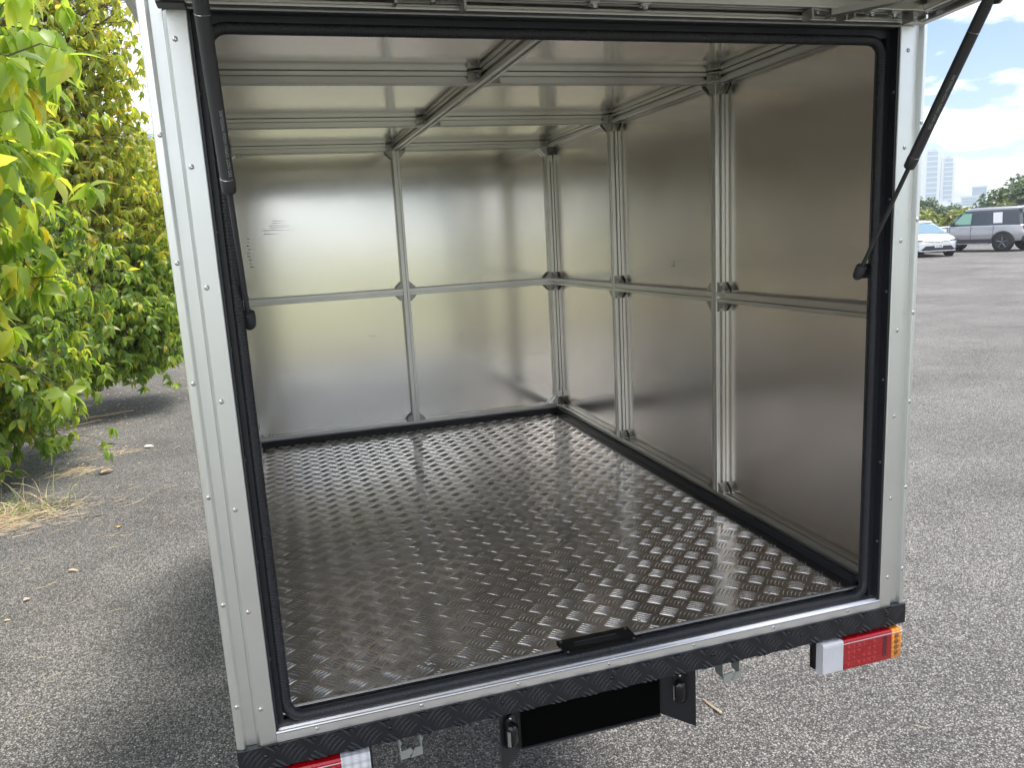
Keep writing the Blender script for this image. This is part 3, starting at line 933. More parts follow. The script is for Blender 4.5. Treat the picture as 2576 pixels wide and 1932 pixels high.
# cast angle brackets at the frame joints, each with two screws
def bracket_mesh(s=0.026, w=0.024):
    mb = MB()
    t = 0.0022
    mb.box(0, s, -w / 2, w / 2, 0, t)          # leg along +x
    mb.box(0, t, -w / 2, w / 2, t, s)          # leg along +z
    for yy in (-w / 2, w / 2 - t):
        mb.prism([(t, t), (s, t), (s, t + 0.0035), (t + 0.0035, s), (t, s)], (0, yy, 0), (0, yy + t, 0), (ZX, Vector((0, 0, 1))))
    return mb.mesh('corner_bracket', 'casting')
BRK = bracket_mesh()
BRKS = bracket_mesh(0.030, 0.026)
def bracket(o, a, b, me=BRK, sc_=SCR):
    """o corner point; a,b the directions of its two legs"""
    a, b = Vector(a).normalized(), Vector(b).normalized()
    c = b.cross(a)
    Mx = Matrix((a, c, b)).transposed().to_4x4()
    W = T(o) @ Mx
    br = inst('corner_bracket', me, truck, W)
    inst('screw', sc_, br, W @ T((0.013, 0, 0.0022)))
    inst('screw', sc_, br, W @ T((0.0022, 0, 0.013)) @ Matrix.Rotation(R(90), 4, 'Y'))
    return br
e = 0.0003
Xp, Xn, Yp, Yn, Zp, Zn = (1, 0, 0), (-1, 0, 0), (0, 1, 0), (0, -1, 0), (0, 0, 1), (0, 0, -1)
# right wall posts: mid, top, bottom joints on both sides
for yy in (Y3, Y2):
    for side, d in ((-1, Yn), (1, Yp)):
        py = yy - e if side < 0 else yy + P + e
        zm = ZM(py)
        bracket((XR + H, py, zm + H + e), d, Zp)
        bracket((XR + H, py, zm - H - e), d, Zn)
        bracket((XR + H, py, ZT - e), d, Zn)
        bracket((XR + H, py, ZB + e), d, Zp)
        bracket((xl(py) - H, py, zm + H + e), d, Zp)
        bracket((xl(py) - H, py, zm - H - e), d, Zn)
# corner post / mid rails
for zs, d in ((1, Zp), (-1, Zn)):
    zz = ZM(YB) + zs * (H + e)
    bracket((XR + H, YB - e, zz), Yn, d)
    bracket((XR - e, YB + H, zz), Xn, d)
    bracket((0.6735 - H - e, YB + H, zz), Xn, d)
    bracket((0.6735 + H + e, YB + H, zz), Xp, d)
    bracket((xl(YB) + e, YB + H, zz), Xp, d)
bracket((0.6735 - H - e, YB + H, ZT - e), Xn, Zn)
bracket((0.6735 + H + e, YB + H, ZT - e), Xp, Zn)
bracket((0.6735 - H - e, YB + H, ZB + e), Xn, Zp)
bracket((0.6735 + H + e, YB + H, ZB + e), Xp, Zp)
bracket((xm(YB), YB - e, ZT - e - 0.0), Yn, Zn) if False else None
# roof joints
for ya in (Y3, Y2, YB):
    xc = xm(ya)
    for sx, ex in ((-1, Xn), (1, Xp)):
        bracket((xc + sx * (H + e), ya - e, zt_), ex, Yn)
        if ya != YB:
            bracket((xc + sx * (H + e), ya + P + e, zt_), ex, Yp)
    bracket((XR - e, ya - e, zt_), Xn, Yn)
    bracket((xl(ya) + e, ya - e, zt_), Xp, Yn)
    if ya != YB:
        bracket((XR - e, ya + P + e, zt_), Xn, Yp)
        bracket((XR - e, ya + H, ZT - 0.0003), Xn, Zn) if False else None
# post-to-cross-beam gussets (below the beam, towards the room)
for ya in (Y3, Y2):
    W0 = (XR - e, ya + H, ZT - e)
    bracket((XR - e, ya + H, ZT - e), Xn, Zn)
# long-arm corner brackets in the far corners
def long_bracket(o, a, b):
    a, b = Vector(a).normalized(), Vector(b).normalized()
    c = b.cross(a)
    W = T(o) @ Matrix((a, c, b)).transposed().to_4x4()
    mb = MB()
    t, L, w = 0.003, 0.062, 0.012
    mb.box(0, L, -w, w, 0, t); mb.box(0, t, -w, w, t, L)
    mb.prism([(0.030, t), (0.034, t), (t, 0.034), (t, 0.030)], (0, -w * 0.8, 0), (0, w * 0.8, 0), (ZX, Vector((0, 0, 1))))
    br = obj('long_corner_bracket', mb, 'profile', truck, X=W)
    for q in (0.042, 0.055):
        inst('screw', SCR, br, W @ T((q, 0, t)))
        inst('screw', SCR, br, W @ T((t, 0, q)) @ Matrix.Rotation(R(90), 4, 'Y'))
    inst('screw', SCR, br, W @ T((0.012, 0, t)))
for xx, ax in ((XR - e, Xn), (xl(YB) + e, Xp)):
    long_bracket((xx, YB + H, ZT - e), ax, Zn)
    long_bracket((xx, YB + H, ZB + e), ax, Zp)
for xx in (XR + H, xl(YB) - H):
    long_bracket((xx, YB - e, ZT - e), Yn, Zn)
    long_bracket((xx, YB - e, ZB + e), Yn, Zp)

# ------------------------------------------------------------------ raised rear door
DX0, DX1, DL, TILT = 0.0345, 1.400, 1.19, R(3.2)
DW = T((0, -0.001, 1.2115)) @ Matrix.Rotation(TILT, 4, 'X').inverted()
# door frame: local -y is away from the truck, z up
DM = Matrix.Rotation(-TILT, 4, 'X')
DW = T((0, -0.0012, 1.2108)) @ DM
door = obj('rear_door', MB().box(DX0 + 0.002, DX1 - 0.002, -DL + 0.002, -0.002, 0.040, 0.052), 'panel_roof', truck, X=DW)
def dobj(name, mb, mat): return obj(name, mb, mat, door, X=DW)
# rim: bright edge with a lip
rimp = [(0, 0), (0.0145, 0), (0.0150, 0.0012), (0.0150, 0.0040), (0.0135, 0.0040), (0.0130, 0.0018), (0.0018, 0.0018), (0.0018, 0.0395), (0, 0.0395)]
dobj('door_rim', MB().prism([(-a, b) for a, b in rimp], (DX0, 0, 0), (DX1, 0, 0), (ZY, Vector((0, 0, 1)))), 'profile')
dobj('door_rim', MB().prism([(a - DL, b) for a, b in rimp], (DX0, 0, 0), (DX1, 0, 0), (ZY, Vector((0, 0, 1)))), 'profile')
dobj('door_rim', MB().prism([(DX1 - a, b) for a, b in rimp], (0, -DL + 0.016, 0.0002), (0, -0.016, 0.0002), (ZX, Vector((0, 0, 1)))), 'profile')
dobj('door_rim', MB().prism([(DX0 + a, b) for a, b in rimp], (0, -DL + 0.016, 0.0002), (0, -0.016, 0.0002), (ZX, Vector((0, 0, 1)))), 'profile')
dobj('door_rim', MB().box(DX0 + 0.016, DX1 - 0.016, -0.020, -0.0165, 0.004, 0.0065), 'profile')
def dprofile(a, b, name='door_profile'):
    a, b = Vector(a), Vector(b)
    d = (b - a).normalized()
    u = ZX if abs(d.x) < 0.5 else ZY
    w = d.cross(u).normalized(); u = w.cross(d).normalized()
    return obj(name, MB().prism(SLOT, a, b, (u, w)), 'profile', door, X=DW)
zd = 0.010 + H
dprofile((DX0 + 0.018, -0.0225 - H, zd), (DX1 - 0.018, -0.0225 - H, zd))
dprofile((DX0 + 0.018, -DL + 0.0225 + H, zd), (DX1 - 0.018, -DL + 0.0225 + H, zd))
for xx in (DX0 + 0.018 + H, 0.717, DX1 - 0.018 - H):
    dprofile((xx, -DL + 0.0230 + P, zd), (xx, -0.0230 - P, zd))
dprofile((DX0 + 0.019 + P, -0.6, zd), (0.717 - H, -0.6, zd))
dprofile((0.717 + H, -0.6, zd), (DX1 - 0.019 - P, -0.6, zd))
# hinge lugs with cap screws and angle castings along the hinge-side profile
def lug(x, zrot=0):
    mb = MB()
    pts = [(-0.008, 0.002), (-0.0095, -0.012), (-0.006, -0.0165), (0.006, -0.0165), (0.0095, -0.012), (0.008, 0.002)]
    mb.prism([(p[0] + x, p[1] - 0.0300) for p in pts], (0, 0, 0.0070), (0, 0, 0.0096), (ZX, ZY))
    lg = dobj('hinge_lug', mb, 'zinc')
    mb = MB().lathe([(0.0062, 0), (0.0062, 0.0012), (0.0042, 0.0014), (0.0042, 0.0060), (0.0024, 0.0060), (0.0022, 0.0030), (0.0001, 0.0030)], (x, -0.0375, 0.0070), (0, 0, -1), 14)
    dobj('cap_screw', mb, 'screw')
for x in (0.7005, 0.7920, 1.2500, 1.3010):
    lug(x)
def dbracket(x, sx, s=0.052, w=0.030):
    """casting that ties the hinge-side profile to a strut rail"""
    mb = MB()
    t = 0.003
    y = -0.0225
    za = 0.0095
    mb.prism([(x, y - 0.001), (x + sx * s, y - 0.001), (x + sx * s, y - 0.016), (x, y - 0.028)], (0, 0, za - 0.0035), (0, 0, za), (ZX, ZY))
    mb.box(x, x + sx * 0.004, y - 0.028, y - 0.001, za - 0.018, za - 0.0035)
    mb.box(x + sx * (s - 0.004), x + sx * s, y - 0.018, y - 0.001, za - 0.010, za - 0.0035)
    dobj('door_casting', mb, 'casting')
    mb = MB().lathe([(0.0045, 0), (0.0045, 0.003), (0.0026, 0.003), (0.0024, 0.001), (0.0001, 0.001)], (x + sx * s * 0.45, y - 0.012, za - 0.0035), (0, 0, -1), 12)
    dobj('cap_screw', mb, 'screw')
dbracket(1.110, 1); dbracket(1.182, 1, 0.030); dbracket(0.480, -1, 0.11); dbracket(1.330, 1, 0.040)
# diagonal brace from casting
dobj('door_brace', MB().tube([(1.160, -0.040, 0.004), (1.300, -0.170, 0.004)], 0.0075, 4), 'casting')
# black end cushion on the left
dobj('door_end_cushion', MB().box(0.030, 0.0700, -0.028, -0.0016, -0.0048, -0.0006, 0.0012), 'rubber')
# mounting block of each strut on the door
for sx_, x in ((1, 1.318), (-1, 0.100)):
    mb = MB()
    mb.prism([(-0.180, 0.010), (-0.262, 0.010), (-0.250, -0.028), (-0.232, -0.040), (-0.215, -0.036)], (x - 0.002 + sx_ * 0.012, 0, 0), (x + 0.002 + sx_ * 0.012, 0, 0), (ZY, Vector((0, 0, 1))))
    mb.box(x - 0.004, x + sx_ * 0.035, -0.262, -0.180, 0.006, 0.0098)
    dobj('strut_mount', mb, 'casting')

# gas struts: rod, cylinder, end sockets
def strut(x0, x1, right):
    a = Vector((x0, 0.048, 0.7425)); b = Vector((x1, -0.222, 1.184))
    d = (b - a).normalized(); Ln = (b - a).length
    cyl = MB().lathe([(0.0085, 0), (0.0104, 0.003), (0.0108, 0.020), (0.0100, 0.022), (0.0100, Ln * 0.545), (0.0104, Ln * 0.55)], a + d * Ln * 0.445, d, 20)
    st = obj('gas_strut', cyl, 'strut', truck, True)
    obj('strut_rod', MB().tube([a + d * 0.012, a + d * Ln * 0.45], 0.0042, 12), 'strut', st, True)
    obj('strut_socket', MB().lathe([(0.006, -0.018), (0.0105, -0.012), (0.0118, 0.004), (0.0110, 0.013), (0.0075, 0.015)], a, d, 16), 'strut', st, True)
    obj('strut_end', MB().lathe([(0.0088, -0.028), (0.0078, -0.012), (0.0098, 0.0), (0.0085, 0.012), (0.004, 0.016)], b, d, 14), 'strut', st, True)
    obj('strut_ring', MB().lathe([(0.0103, 0), (0.0106, 0.0004), (0.0103, 0.0008)], a + d * (Ln * 0.445 + 0.0225), d, 18), 'screw', st, True)
    obj('strut_ring', MB().lathe([(0.0103, 0), (0.0106, 0.0004), (0.0103, 0.0008)], a + d * (Ln - 0.042), d, 18), 'screw', st, True)
    sx_ = 1 if right else -1
    obj('strut_bracket', MB().box(a.x + sx_ * 0.010, a.x + sx_ * 0.022, 0.046, 0.060, a.z - 0.015, a.z + 0.015), 'strut', st)
    obj('strut_ball', MB().tube([a, a + Vector((sx_ * 0.018, 0, 0))], 0.004, 10), 'screw', st, True)
    # print on the cylinder
    cu = bpy.data.curves.new('strut_print', 'FONT')
    cu.body = 'DO NOT OPEN HIGH PRESSURE'
    cu.size = 0.0068
    tmp = bpy.data.objects.new('tmp', cu)
    col.objects.link(tmp)
    bpy.context.view_layer.update()
    me = bpy.data.meshes.new_from_object(tmp)
    bpy.data.objects.remove(tmp)
    toc = (Vector(camo.location) - (a + d * Ln * 0.7)).normalized()
    n0 = (toc - d * toc.dot(d)).normalized()
    t0 = d.cross(n0)
    r = 0.01015
    start = a + d * Ln * (0.50 if not right else 0.60)
    off = 0.45 if not right else 0.3
    xs = [v.co.x for v in me.vertices]; 
    V = []
    for v in me.vertices:
        along = v.co.x
        th = off - (v.co.y - 0.0025) / r
        V.append(start + d * along + (n0 * math.cos(th) + t0 * math.sin(th) * (1 if not right else 1)) * r)
    mb = MB(); mb.v = V; mb.f = [tuple(p.vertices) for p in me.polygons]
    obj('strut_print', mb, 'ink', st)
strut(1.3135, 1.316, True)
strut(0.1024, 0.100, False)

# chassis, wheels and cab ahead of the box (mostly hidden from behind)
for x in (0.38, 1.00):
    obj('chassis_rail', MB().box(x, x + 0.05, 0.40, 3.6, -0.26, -0.14, 0.005), 'powder', truck)
for y in (0.9, 1.6, 2.2):
    obj('cross_member', MB().box(0.431, 0.999, y, y + 0.05, -0.24, -0.16), 'powder', truck)
for x in (0.2, 0.71, 1.2):
    obj('floor_bearer', MB().box(x - 0.02, x + 0.02, 0.36, 2.0, -0.138, -0.052), 'powder', truck)
def wheel(x, y, r, w, parent, X=Matrix.Identity(4), rim='rim', spokes=5, zg=GZ, seg=28):
    sgn = 1
    c = Vector((x, y, zg + r))
    prof = [(r * 0.66, -w / 2), (r * 0.93, -w / 2), (r, -w / 2 + 0.02), (r, w / 2 - 0.02), (r * 0.93, w / 2), (r * 0.66, w / 2)]
    wl_ = obj('wheel', MB().lathe(prof, c, (1, 0, 0), seg), 'tyre', parent, True, X=X)
    obj('rim', MB().lathe([(r * 0.64, -w / 2 + 0.03), (r * 0.64, w / 2 - 0.03)], c, (1, 0, 0), seg), 'clad', wl_, X=X)
    mb = MB()
    for k in range(spokes):
        a = 2 * math.pi * k / spokes + 0.3
        dv = Vector((0, math.cos(a), math.sin(a)))
        for sx_ in (-1, 1):
            mb.tube([c + Vector((sx_ * (w / 2 - 0.02), 0, 0)) + dv * r * 0.08, c + Vector((sx_ * (w / 2 - 0.015), 0, 0)) + dv * r * 0.64], [r * 0.10, r * 0.075], 6)
    mb.lathe([(r * 0.15, -w / 2 + 0.005), (r * 0.15, w / 2 - 0.005)], c, (1, 0, 0), 12)
    mb.tube([c + Vector((w / 2 - 0.012, r * 0.65 * math.cos(a), r * 0.65 * math.sin(a))) for a in [2 * math.pi * i / 24 for i in range(24)]], r * 0.035, 6, closed=True)
    mb.tube([c + Vector((-w / 2 + 0.012, r * 0.65 * math.cos(a), r * 0.65 * math.sin(a))) for a in [2 * math.pi * i / 24 for i in range(24)]], r * 0.035, 6, closed=True)
    obj('spokes', mb, rim, wl_, X=X)
    return wl_
for x in (0.14, 1.28):
    wheel(x, 2.0, 0.30, 0.16, truck, rim='rimlight')
    wheel(x, 3.6, 0.30, 0.16, truck, rim='rimlight')
cab = MB().prism([(2.16, -0.55), (2.16, 0.85), (2.30, 0.92), (3.05, 0.92), (3.30, 0.82), (3.78, 0.10), (3.92, -0.10), (3.95, -0.62), (2.5, -0.62)], (0.03, 0, 0), (1.39, 0, 0), (ZY, Vector((0, 0, 1))))
cb = obj('cab', cab, 'paint', truck)
obj('side_window', MB().prism([(2.5, 0.2), (2.5, 0.78), (3.1, 0.78), (3.45, 0.25), (3.45, 0.2)], (0.026, 0, 0), (0.032, 0, 0), (ZY, Vector((0, 0, 1)))), 'glass', cb)
obj('side_window', MB().prism([(2.5, 0.2), (2.5, 0.78), (3.1, 0.78), (3.45, 0.25), (3.45, 0.2)], (1.388, 0, 0), (1.394, 0, 0), (ZY, Vector((0, 0, 1)))), 'glass', cb)

# ------------------------------------------------------------------ foliage
def leaf_mesh_data(L, W, fold=0.25, droop=0.35, n=5, serr=False):
    """leaf along +x, base at origin, normal +z"""
    V = []; F = []
    for i in range(n + 1):
        t = i / n
        x = L * (t - 0.08 * t * t)
        z = -droop * L * t * t
        w = W / 2 * (math.sin(math.pi * min(1, t ** 0.82 + 0.02)) ** 0.85 if 0 < t < 1 else 0.04)
        if serr and 0 < i < n:
            w *= 1.0 + (0.10 if i % 2 else -0.04)
        V += [(x, -w, z + abs(w) * fold), (x, 0, z), (x, w, z + abs(w) * fold)]
    for i in range(n):
        a = i * 3
        F += [(a, a + 3, a + 4, a + 1), (a + 1, a + 4, a + 5, a + 2)]
    return V, F

def basis(d, up):
    d = d.normalized()
    s_ = up.cross(d)
    if s_.length < 1e-4: s_ = d.orthogonal()
    s_.normalize()
    n_ = d.cross(s_)
    return Matrix((d, s_, n_)).transposed()

class Foliage:
    def __init__(s, L, W, n=5, rng=None, serr=False):
        s.rng = rng or random.Random(1)
        s.L, s.W = L, W
        s.vars = [leaf_mesh_data(L * k, W * k2, fold=f, droop=dr, n=n, serr=serr) for k, k2, f, dr in
                  ((1, 1, 0.28, 0.42), (0.85, 0.95, 0.45, 0.6), (1.15, 1.0, 0.22, 0.30), (0.7, 0.85, 0.35, 0.45))]
        s.leaves = []      # (pos, matrix3, variant)
        s.twigs = MB()
    def whorl(s, p, out, k=None):
        g = s.rng
        k = k or g.randint(5, 9)
        a0 = g.random() * 6.28
        up = Vector((0, 0, 1))
        tip = p
        for i in range(k):
            a = a0 + i * 2.399 + g.uniform(-0.3, 0.3)
            h = Vector((math.cos(a), math.sin(a), 0)) + out * g.uniform(0.3, 1.0)
            h.z = 0
            if h.length < 0.1: h = Vector((math.cos(a), math.sin(a), 0))
            h.normalize()
            el = R(g.uniform(-84, -25)) if g.random() < 0.86 else R(g.uniform(-10, 30))
            d = Vector((h.x * math.cos(el), h.y * math.cos(el), math.sin(el)))
            B = basis(d, up + out * 0.6 + Vector((g.uniform(-.5, .5), g.uniform(-.5, .5), 0)))
            roll = Matrix.Rotation(g.gauss(0, 0.35), 3, 'X')
            s.leaves.append((tip + Vector((g.uniform(-1, 1), g.uniform(-1, 1), g.uniform(-1, 0.4))) * s.L * 0.16, B @ roll, g.randrange(4)))
    def spray(s, p0, p1, nw, spread):
        """a limb from p0 to p1 with nw whorls hanging off side twigs near its outer part"""
        g = s.rng
        p0, p1 = Vector(p0), Vector(p1)
        out = (p1 - p0).normalized()
        mid = p0.lerp(p1, 0.5) + Vector((0, 0, 0.12 * (p1 - p0).length))
        pts = [p0, p0.lerp(mid, 0.5) + Vector((0, 0, .02)), mid, mid.lerp(p1, 0.5) + Vector((0, 0, .03)), p1]
        ln = (p1 - p0).length
        s.twigs.tube(pts, [0.012 * ln + 0.003, 0.010 * ln + 0.003, 0.007 * ln + 0.002, 0.004 * ln + 0.002, 0.002], 5, cap=False)
        s.whorl(p1, out)
        for i in range(nw):
            t = g.uniform(0.45, 1.0)
            q = p0.lerp(p1, t) + Vector((0, 0, 0.10 * ln * (1 - abs(2 * t - 1))))
            e_ = q + Vector((g.gauss(0, 1), g.gauss(0, 1), g.gauss(0, 0.75))) * spread * 0.55 + out * spread * g.uniform(0, .5)
            s.twigs.tube([q, q.lerp(e_, 0.6) + Vector((0, 0, 0.03)), e_], [0.0035, 0.0025, 0.0015], 4, cap=False)
            s.whorl(e_, (e_ - q).normalized())
    def build(s, root, mat, nparts, cull=None):
        camp = Vector(camo.location)
        cd = Matrix.Rotation(0, 3, 'X')
        Rm = camo.rotation_euler.to_matrix().inverted()
        def key(lf):
            v = Rm @ (lf[0] - camp)
            if v.z > -0.3: return 1e3 + (lf[0] - camp).length
            u, w = v.x / -v.z, v.y / -v.z
            vis = abs(u) < 0.665 and abs(w) < 0.50 and u < -0.30
            return (lf[0] - camp).length + (0 if vis else 1e3)
        s.leaves.sort(key=key)
        meshes = [MB().add(*v).mesh('leaf', mat, True) for v in s.vars]
        for p, B, k in s.leaves[:nparts]:
            inst('leaf', meshes[k], root, T(p) @ B.to_4x4())
        verts = []; faces = []
        o = 0
        for p, B, k in s.leaves[nparts:]:
            V, F = s.vars[k]
            for v in V:
                w = B @ Vector(v) + p
                verts.append((w.x, w.y, w.z))
            faces += [tuple(i + o for i in f) for f in F]
            o += len(V)
        if verts:
            me = bpy.data.meshes.new('foliage')
            me.from_pydata(verts, [], faces)
            me.materials.append(M[mat])
            me.polygons.foreach_set('use_smooth', [True] * len(me.polygons))
            ob = bpy.data.objects.new('foliage', me)
            place(ob, root, Matrix.Identity(4))
            ob['kind'] = 'stuff'
        obj('twigs', s.twigs, 'bark', root, True, kind='stuff')

def crown(fol, c, rad, n, hub, nw, spread, toward=None, zmin=GZ + 0.25, skip=None):
    """n limbs from the hub to points on a bumpy ellipsoid"""
    g = fol.rng
    c = Vector(c); hub = Vector(hub)
    made = 0; tries = 0
    while made < n and tries < n * 40:
        tries += 1
        v = Vector((g.gauss(0, 1), g.gauss(0, 1), g.gauss(0, 1))).normalized()
        if toward is not None and v.dot(toward) < g.uniform(-0.9, 0.35): continue
        k = 0.80 + 0.26 * noise.noise(v * 2.3 + c) + g.uniform(-0.16, 0.06)
        p = c + Vector((v.x * rad[0], v.y * rad[1], v.z * rad[2])) * k
        if p.z < zmin: continue
        if skip and skip(p): continue
        start = c.lerp(p, g.uniform(0.25, 0.5)) if g.random() < 0.7 else hub.lerp(p, 0.35)
        fol.spray(start, p, nw, spread)
        made += 1
        fol.last = p
TC = Vector((0.45, -0.85, 0.1)).normalized()

def trunk(root, base, top, r0, r1, limbs=()):
    mb = MB()
    b, t = Vector(base), Vector(top)
    pts = [b.lerp(t, i / 6) + Vector((math.sin(i * 1.7) * 0.04, math.cos(i * 2.1) * 0.04, 0)) for i in range(7)]
    mb.tube(pts, [r0 + (r1 - r0) * i / 6 for i in range(7)], 10)
    for l in limbs:
        l = Vector(l)
        s0 = b.lerp(t, 0.55)
        mb.tube([s0, s0.lerp(l, 0.5) + Vector((0, 0, 0.15)), l], [r1 * 0.9, r1 * 0.6, r1 * 0.3], 7)
    obj('trunk', mb, 'bark', root, True)

cx0 = camo.location.x; cy0 = camo.location.y
# near tree, overhanging from the left
f1 = Foliage(0.122, 0.050, 8, random.Random(11), True)
t1 = thing('broadleaf_tree', 'nearest leafy tree with big fresh yellow-green leaves, overhanging at the far left', 'tree', (-2.6, 3.6, GZ), 0, 'broadleaf trees along the edge of the lot')
trunk(t1, (-2.7, 3.7, GZ), (-2.5, 3.6, 3.0), 0.13, 0.06, [(-1.6, 2.6, 2.2), (-1.9, 3.9, 1.5), (-3.4, 3.0, 2.6), (-1.5, 2.2, 1.2)])
crown(f1, (-2.00, 3.0, 1.7), (1.40, 1.5, 2.4), 300, (-2.6, 3.6, 1.2), 6, 0.26, TC, zmin=0.15)
crown(f1, (-1.30, 2.0, 1.6), (0.80, 0.80, 1.25), 150, (-2.4, 3.4, 1.6), 5, 0.22, TC, zmin=0.5)
f1.build(t1, 'leaf_near', 300)
# low dense tree, skirts reaching the asphalt
f2 = Foliage(0.108, 0.046, 5, random.Random(23))
t2 = thing('broadleaf_tree', 'bushy tree at the left whose lowest drooping leaves brush the asphalt', 'tree', (-3.6, 7.2, GZ), 0, 'broadleaf trees along the edge of the lot')
trunk(t2, (-3.7, 7.4, GZ), (-3.5, 7.2, 3.2), 0.14, 0.06, [(-2.6, 6.2, 1.4), (-2.9, 6.4, 0.2), (-2.4, 6.9, 2.2)])
crown(f2, (-2.95, 6.4, 0.35), (1.75, 1.8, 1.85), 460, (-3.6, 7.2, 0.2), 8, 0.30, TC, zmin=GZ + 0.10)
crown(f2, (-2.7, 6.6, 2.1), (1.5, 1.5, 1.7), 140, (-3.6, 7.2, 1.6), 7, 0.28, TC, zmin=0.6)
f2.build(t2, 'leaf_mid', 300)
# taller tree behind, top right silhouette against the sky
f3 = Foliage(0.115, 0.046, 4, random.Random(37))
t3 = thing('broadleaf_tree', 'tall yellowing tree rising behind the others beside the truck corner', 'tree', (-3.4, 10.0, GZ), 0, 'broadleaf trees along the edge of the lot')
trunk(t3, (-3.5, 10.2, GZ), (-3.3, 9.8, 4.2), 0.16, 0.07, [(-1.8, 8.9, 2.0), (-2.2, 8.8, 3.0), (-2.6, 8.6, 1.2)])
crown(f3, (-3.0, 9.3, 2.7), (2.15, 1.6, 3.6), 700, (-3.4, 10.0, 1.6), 8, 0.34, TC, zmin=-0.2)
crown(f3, (-1.9, 9.6, 1.1), (1.15, 1.0, 1.2), 110, (-3.2, 9.8, 1.0), 7, 0.3, TC, zmin=-0.1)
f3.build(t3, 'leaf_far', 300)
# dark drooping limb close to the ground by the truck corner
f4 = Foliage(0.112, 0.046, 4, random.Random(41))
t4 = thing('broadleaf_tree', 'deep green glossy bush hanging low over the asphalt beside the truck corner', 'tree', (-2.4, 10.6, GZ), 0, 'broadleaf trees along the edge of the lot')
trunk(t4, (-2.5, 10.8, GZ), (-2.3, 10.4, 1.4), 0.10, 0.05, [(-1.7, 9.6, 0.6), (-1.5, 9.7, 0.2), (-2.1, 9.4, 0.4)])
crown(f4, (-1.85, 9.3, 0.18), (1.0, 1.0, 1.0), 240, (-2.4, 10.4, 0.4), 8, 0.27, TC, zmin=-0.68)
f4.build(t4, 'leaf_mid', 300)
# further trees down the edge
f5 = Foliage(0.14, 0.065, 3, random.Random(53))
t5 = thing('broadleaf_tree', 'farthest pale lime tree of the row, seen through the gap beside the truck corner', 'tree', (-3.0, 15.5, GZ), 0, 'broadleaf trees along the edge of the lot')
trunk(t5, (-3.2, 15.8, GZ), (-3.0, 15.5, 3.5), 0.16, 0.07)
crown(f5, (-2.9, 14.6, 1.1), (2.9, 2.2, 2.6), 330, (-3.0, 15.5, 1.0), 8, 0.42, TC, zmin=-0.75)
f5.build(t5, 'leaf_far', 200)

# simple lumpy crowns for far trees and the ones behind the photographer
def far_tree(x, y, h, r, seed, mat, label, group, base=GZ, squash=1.0, leafs=0.28, dens=1.0, cz=None, lobes=9, trunk_h=None):
    g = random.Random(seed)
    t = thing('tree', label, 'tree', (x, y, base), 0, group)
    cz = base + h * 0.58 if cz is None else cz
    cs = []
    for i in range(lobes):
        a = g.random() * 6.28; q = g.random() ** 0.5
        cs.append((Vector((x + math.cos(a) * q * r * 0.62, y + math.sin(a) * q * r * 0.62, cz + g.uniform(-0.30, 0.36) * h * squash)), r * g.uniform(0.34, 0.52)))
    verts = []; faces = []
    for c, rr in cs:
        n = int(950 * dens * (rr / 1.6) ** 1.2 / (leafs / 0.28) ** 1.3)
        for _ in range(n):
            v = Vector((g.gauss(0, 1), g.gauss(0, 1), g.gauss(0, 1))).normalized()
            p = c + v * rr * (0.78 + 0.3 * noise.noise(v * 3 + c) + g.uniform(-0.2, 0.12))
            if p.z < base + 0.2: continue
            B = basis(Vector((g.gauss(0, 1), g.gauss(0, 1), g.gauss(-0.4, 0.6))), v + Vector((0, 0, 0.6)))
            s1, s2 = leafs * g.uniform(0.6, 1.3), leafs * 0.5 * g.uniform(0.7, 1.2)
            o = len(verts)
            for q in ((0, 0, 0), (s1 * .5, -s2, .02), (s1, 0, -s1 * .2), (s1 * .5, s2, .02)):
                w = B @ Vector(q) + p
                verts.append(tuple(w))
            faces.append((o, o + 1, o + 2, o + 3))
    me = bpy.data.meshes.new('crown')
    me.from_pydata(verts, [], faces)
    me.materials.append(M[mat])
    ob = bpy.data.objects.new('crown', me)
    place(ob, t, Matrix.Identity(4))
    th = trunk_h or (cz - base)
    mb = MB().tube([(x, y, base - 0.1), (x + 0.1, y, base + th * 0.5), (x, y + 0.1, base + th)], [r * 0.07, r * 0.055, r * 0.04], 8)
    for c, rr in cs[:5]:
        mb.tube([(x, y, base + th * 0.6), tuple(c)], [r * 0.03, r * 0.015], 6)
    obj('trunk', mb, 'bark', t, True)
    return t

def at(az, dist, z=GZ):
    return (cx0 + dist * math.sin(R(az)), cy0 + dist * math.cos(R(az)))
GB2 = 'trees and bushes beyond the parked cars'
# right background: large dark tree above the off-roader, rounded trees and lime bushes at the left of it
x, y = at(50.3, 74); far_tree(x, y, 3.2, 4.2, 3, 'leaf_dark', 'large dark green tree rising above the roof of the grey off-road car', GB2, leafs=0.34, dens=1.2, cz=0.7, lobes=16)
x, y = at(48.6, 80); far_tree(x, y, 2.6, 2.6, 31, 'leaf_dark', 'small dark tree spreading left of the large tree above the grey car', GB2, leafs=0.30, dens=1.0, cz=0.2, lobes=8)
x, y = at(43.5, 92); far_tree(x, y, 3.0, 3.6, 5, 'leaf_dark', 'round dark green tree at the foot of the two towers', GB2, leafs=0.32, cz=0.3, lobes=12)
x, y = at(45.4, 96); far_tree(x, y, 2.2, 2.8, 6, 'leaf_dark', 'dark green tree to the right of the towers with a sloping crown', GB2, leafs=0.32, cz=-0.1, lobes=9)
x, y = at(40.8, 90); far_tree(x, y, 5.6, 4.2, 15, 'leaf_dark', 'dark tree hidden behind the right corner trim of the truck', GB2, leafs=0.4, dens=0.6, cz=1.0)
x, y = at(44.2, 58); far_tree(x, y, 2.2, 2.1, 7, 'leaf_lime', 'lime green bush behind the bonnet of the white car', GB2, leafs=0.22, dens=1.5, cz=-0.25, lobes=12)
